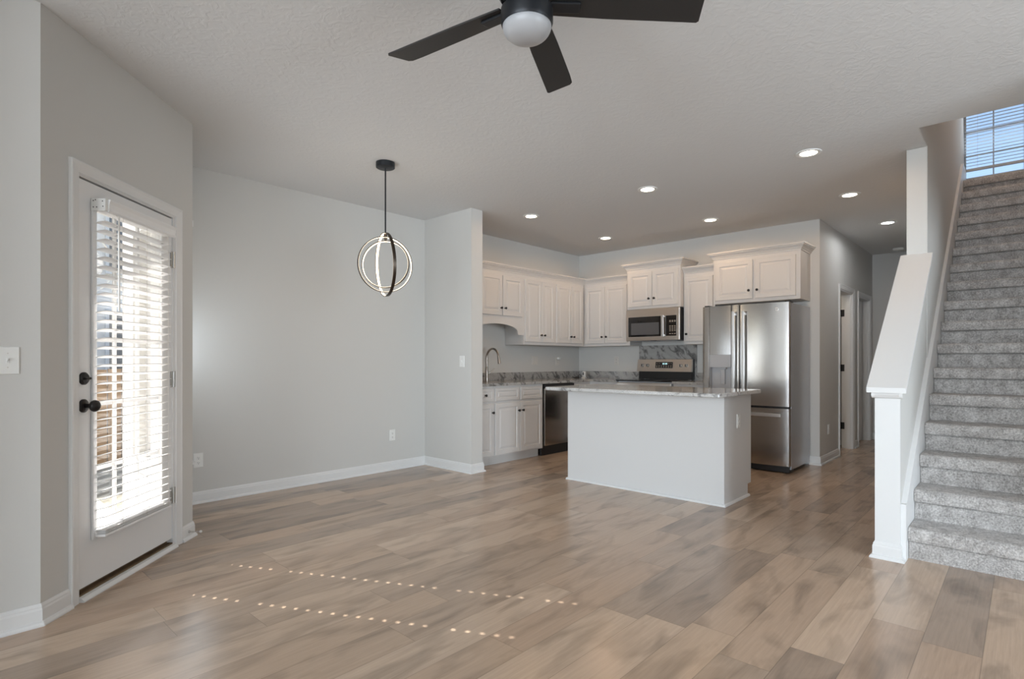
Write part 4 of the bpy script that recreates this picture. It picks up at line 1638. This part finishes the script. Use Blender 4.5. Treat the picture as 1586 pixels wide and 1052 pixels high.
# ------------------------------------------------------------------ pendant with nested LED rings
PC = Vector((2.57, 3.749, 0))
t = thing('pendant_light', 'dark bronze pendant lamp of nested glowing rings over the dining corner', 'pendant lamp', (PC.x, PC.y, CH))
mb = MB()
mb.lathe([(0.074, 0), (0.074, -0.040), (0.068, -0.044), (0, -0.044)], (PC.x, PC.y, CH - 0.001), UP, 36)
mb.build('canopy', 'fanblack', t, smooth=True)
mb = MB()
mb.tube([(PC.x, PC.y, CH - 0.04), (PC.x, PC.y, 2.170)], 0.006, 10)
mb.build('rod', 'fanblack', t, smooth=True)
mb = MB()
mb.lathe([(0.010, 0), (0.013, 0.012), (0.013, 0.05), (0.008, 0.055)], (PC.x, PC.y, 2.125), UP, 16)
mb.build('hub', 'ringbronze', t, smooth=True)


def led_ring(center, rad, width, yaw, tilt, parent):
    """flat band ring: axis horizontal at angle yaw, tilted"""
    ax = Matrix.Rotation(yaw, 3, 'Z') @ Matrix.Rotation(tilt, 3, 'Y') @ Vector((1, 0, 0))
    m = MB()
    th = 0.006
    m.lathe([(rad - th, -width / 2), (rad, -width / 2), (rad, width / 2), (rad - th, width / 2)], center, ax, 72)
    # remove end caps made by lathe
    big = [f for f in m.bm.faces if len(f.verts) > 4]
    bmesh.ops.delete(m.bm, geom=big, context='FACES_ONLY')
    o = m.build('ring', 'ringbronze', parent, smooth=True)
    m = MB()
    m.lathe([(rad - th - 0.002, -width * 0.38), (rad - th + 0.0005, -width * 0.38), (rad - th + 0.0005, width * 0.38), (rad - th - 0.002, width * 0.38)], center, ax, 72)
    big = [f for f in m.bm.faces if len(f.verts) > 4]
    bmesh.ops.delete(m.bm, geom=big, context='FACES_ONLY')
    m.build('led_strip', 'led', o, smooth=True)
    return o


view_az = math.atan2(PC.y, PC.x)
led_ring((PC.x, PC.y, 1.930), 0.252, 0.024, view_az - R(74), R(-3), t)
led_ring((PC.x, PC.y, 1.930), 0.222, 0.020, view_az + R(180 + 17), R(2), t)
led_ring((PC.x, PC.y, 1.932), 0.190, 0.020, view_az + R(180 - 15), R(-2), t)
pl = bpy.data.lights.new('pendant_glow', 'POINT')
pl.energy, pl.color, pl.shadow_soft_size = 3.0, (1.0, 0.82, 0.6), 0.15
po = bpy.data.objects.new('pendant_glow', pl)
COL.objects.link(po)
po.location = (PC.x, PC.y, 1.92)

# ------------------------------------------------------------------ recessed lights
LIGHTS = [
    (4.60, 3.97, 'warm', 'warm recessed ceiling light nearest the white wall pier'),
    (4.605, 2.56, 'warm', 'warm recessed ceiling light above the island, straight below the fan blade'),
    (4.63, 1.215, 'warm', 'largest looking warm recessed ceiling light, nearest the stair opening'),
    (6.07, 3.975, 'warm', 'warm recessed ceiling light above the inside corner of the wall cabinets'),
    (6.085, 2.60, 'warm', 'warm recessed ceiling light above the gap between microwave and refrigerator cabinets'),
    (6.065, 1.235, 'warm', 'warm recessed ceiling light right of the refrigerator, left of the stair post'),
    (7.58, 1.165, 'cool', 'cool white recessed ceiling light in the hall'),
]
for x, y, kind, lab in LIGHTS:
    t = thing('recessed_light', lab, 'ceiling light', (x, y, CH), 'recessed ceiling lights')
    mb = MB()
    mb.lathe([(0.058, 0.004), (0.060, -0.004), (0.072, -0.008), (0.088, -0.006), (0.091, 0.0), (0.091, 0.004)], (x, y, CH), UP, 40)
    big = [f for f in mb.bm.faces if len(f.verts) > 4]
    bmesh.ops.delete(mb.bm, geom=big, context='FACES_ONLY')
    mb.build('trim_ring', 'plate', t, smooth=True)
    mb = MB()
    mb.lathe([(0.0595, 0), (0.0595, -0.003), (0.04, -0.005), (0, -0.006)], (x, y, CH), UP, 32)
    mb.build('lens', 'lens_' + kind, t, smooth=True)
    sd = bpy.data.lights.new('downlight', 'SPOT')
    sd.energy = 8.5 if kind == 'warm' else 11
    sd.color = (1.0, 0.62, 0.32) if kind == 'warm' else (0.95, 0.97, 1.0)
    sd.spot_size = R(178)
    sd.spot_blend = 0.28
    sd.shadow_soft_size = 0.05
    so = bpy.data.objects.new('downlight', sd)
    COL.objects.link(so)
    so.location = (x, y, CH - 0.03)

mb = MB()
mb.lathe([(0.065, 0), (0.068, -0.01), (0.060, -0.028), (0.030, -0.034), (0, -0.034)], (9.40, 1.32, CH), UP, 28)
tag(mb.build('smoke_detector', 'plate', smooth=True), 'round white smoke detector on the hall ceiling by the end wall', 'smoke detector')

# warm fill light added for the upper stairs, out of sight above them
ul = bpy.data.lights.new('stairwell_fill', 'POINT')
ul.energy, ul.color, ul.shadow_soft_size = 20.0, (1.0, 0.62, 0.36), 0.15
uo = bpy.data.objects.new('stairwell_fill', ul)
COL.objects.link(uo)
uo.location = (6.6, -0.05, 5.3)

# soft lamp in the side room behind the first hall door
sl = bpy.data.lights.new('side_room_lamp', 'POINT')
sl.energy, sl.color, sl.shadow_soft_size = 10.0, (1.0, 0.84, 0.66), 0.12
so = bpy.data.objects.new('side_room_lamp', sl)
COL.objects.link(so)
so.location = (7.75, 2.6, 2.5)

# ------------------------------------------------------------------ outside, seen through the blinds
mb = MB()
mb.box(-14, XB - 0.14, 5.12, 22, -0.2, -0.14)
mb.box(-14, XB - 0.14, 3.33, 5.12, -0.2, -0.14)
mb.box(XB - 0.14, 14, 5.12, 22, -0.2, -0.14)
g_ = mb.build('lawn', 'grass')
g_['kind'] = 'structure'
mb = MB()
mb.box(-2.2, XB - 0.16, 3.34, 7.2, -0.14, -0.05)
g_ = mb.build('floor_patio', 'concrete')
g_['kind'] = 'structure'
# outside skin of the bay
mb = MB()
mb.box(XB - 0.165, XB - 0.142, C2.y + 0.10, WY0 - 0.09, -0.05, CH)
mb.box(XB - 0.165, XB - 0.142, WY1 + 0.09, YK + 0.15, -0.05, CH)
mb.box(XB - 0.165, XB - 0.142, WY0 - 0.09, WY1 + 0.09, -0.05, WZ0 - 0.09)
mb.box(XB - 0.165, XB - 0.142, WY0 - 0.09, WY1 + 0.09, WZ1 + 0.09, CH)
for a, b, c, e in ((WY0 - 0.09, WY0, WZ0 - 0.09, WZ1 + 0.09), (WY1, WY1 + 0.09, WZ0 - 0.09, WZ1 + 0.09), (WY0, WY1, WZ0 - 0.09, WZ0), (WY0, WY1, WZ1, WZ1 + 0.09)):
    mb.box(XB - 0.18, XB - 0.142, a, b, c, e)
struct('trim_bay_cladding', mb, 'siding')

mb = MB()
mb.prism([(-6.5, 3.32, 2.78), (0.285, 3.32, 2.78), (1.13, 4.15, 2.78), (1.13, 5.15, 2.78), (-6.5, 5.15, 2.78)], (0, 0, 0.22), 2)
struct('ceiling_porch', mb, 'siding')
t = thing('wooden_fence', 'brown board fence at the far edge of the patio, seen through the blind', 'fence', (0.5, 8.6, -0.14))
mb = MB()
for k in range(44):
    x = -3.0 + k * 0.152
    mb.box(x, x + 0.142, 8.6, 8.625, -0.14, 1.05 + 0.01 * (k % 3))
mb.build('boards', 'fence', t)
for x in (-2.5, -0.6, 1.3, 3.2):
    MB().box(x, x + 0.09, 8.63, 8.72, -0.14, 1.0).build('post', 'fence', t)
for z in (0.15, 0.75):
    MB().box(-3.0, 3.68, 8.626, 8.664, z, z + 0.09).build('rail', 'fence', t)
t = thing('neighbour_house', 'pale house with grey windows beyond the fence, seen through the blind', 'house', (1.5, 13, -0.14))
mb = MB()
mb.box(-5, 7, 13, 17, -0.14, 4.6)
hw = mb.build('wall', 'housewall', t)
for x in (-1.6, 0.6, 2.6, 4.4):
    for z in (0.8, 2.9):
        f_ = MB().box(x - 0.06, x + 1.06, 12.94, 13.0, z - 0.06, z + 1.36).build('window_frame', 'trim', hw)
        MB().box(x, x + 1.0, 12.93, 12.94, z, z + 1.3).build('window_pane', 'darkglass', hw)
mb = MB()
mb.prism([(-5.4, 12.6, 4.6), (-5.4, 17.4, 4.6), (-5.4, 15, 6.2)], (12.8, 0, 0), 0)
mb.build('roof', 'roof', t)
t = thing('porch_post', 'white square porch post outside, seen through the blind of the patio door', 'post', (1.55, 6.7, -0.14))
MB().box(1.49, 1.61, 6.64, 6.76, -0.14, 2.5).build('shaft', 'trim', t)
MB().box(1.47, 1.63, 6.62, 6.78, -0.14, 0.05, 0.01).build('plinth', 'trim', t)
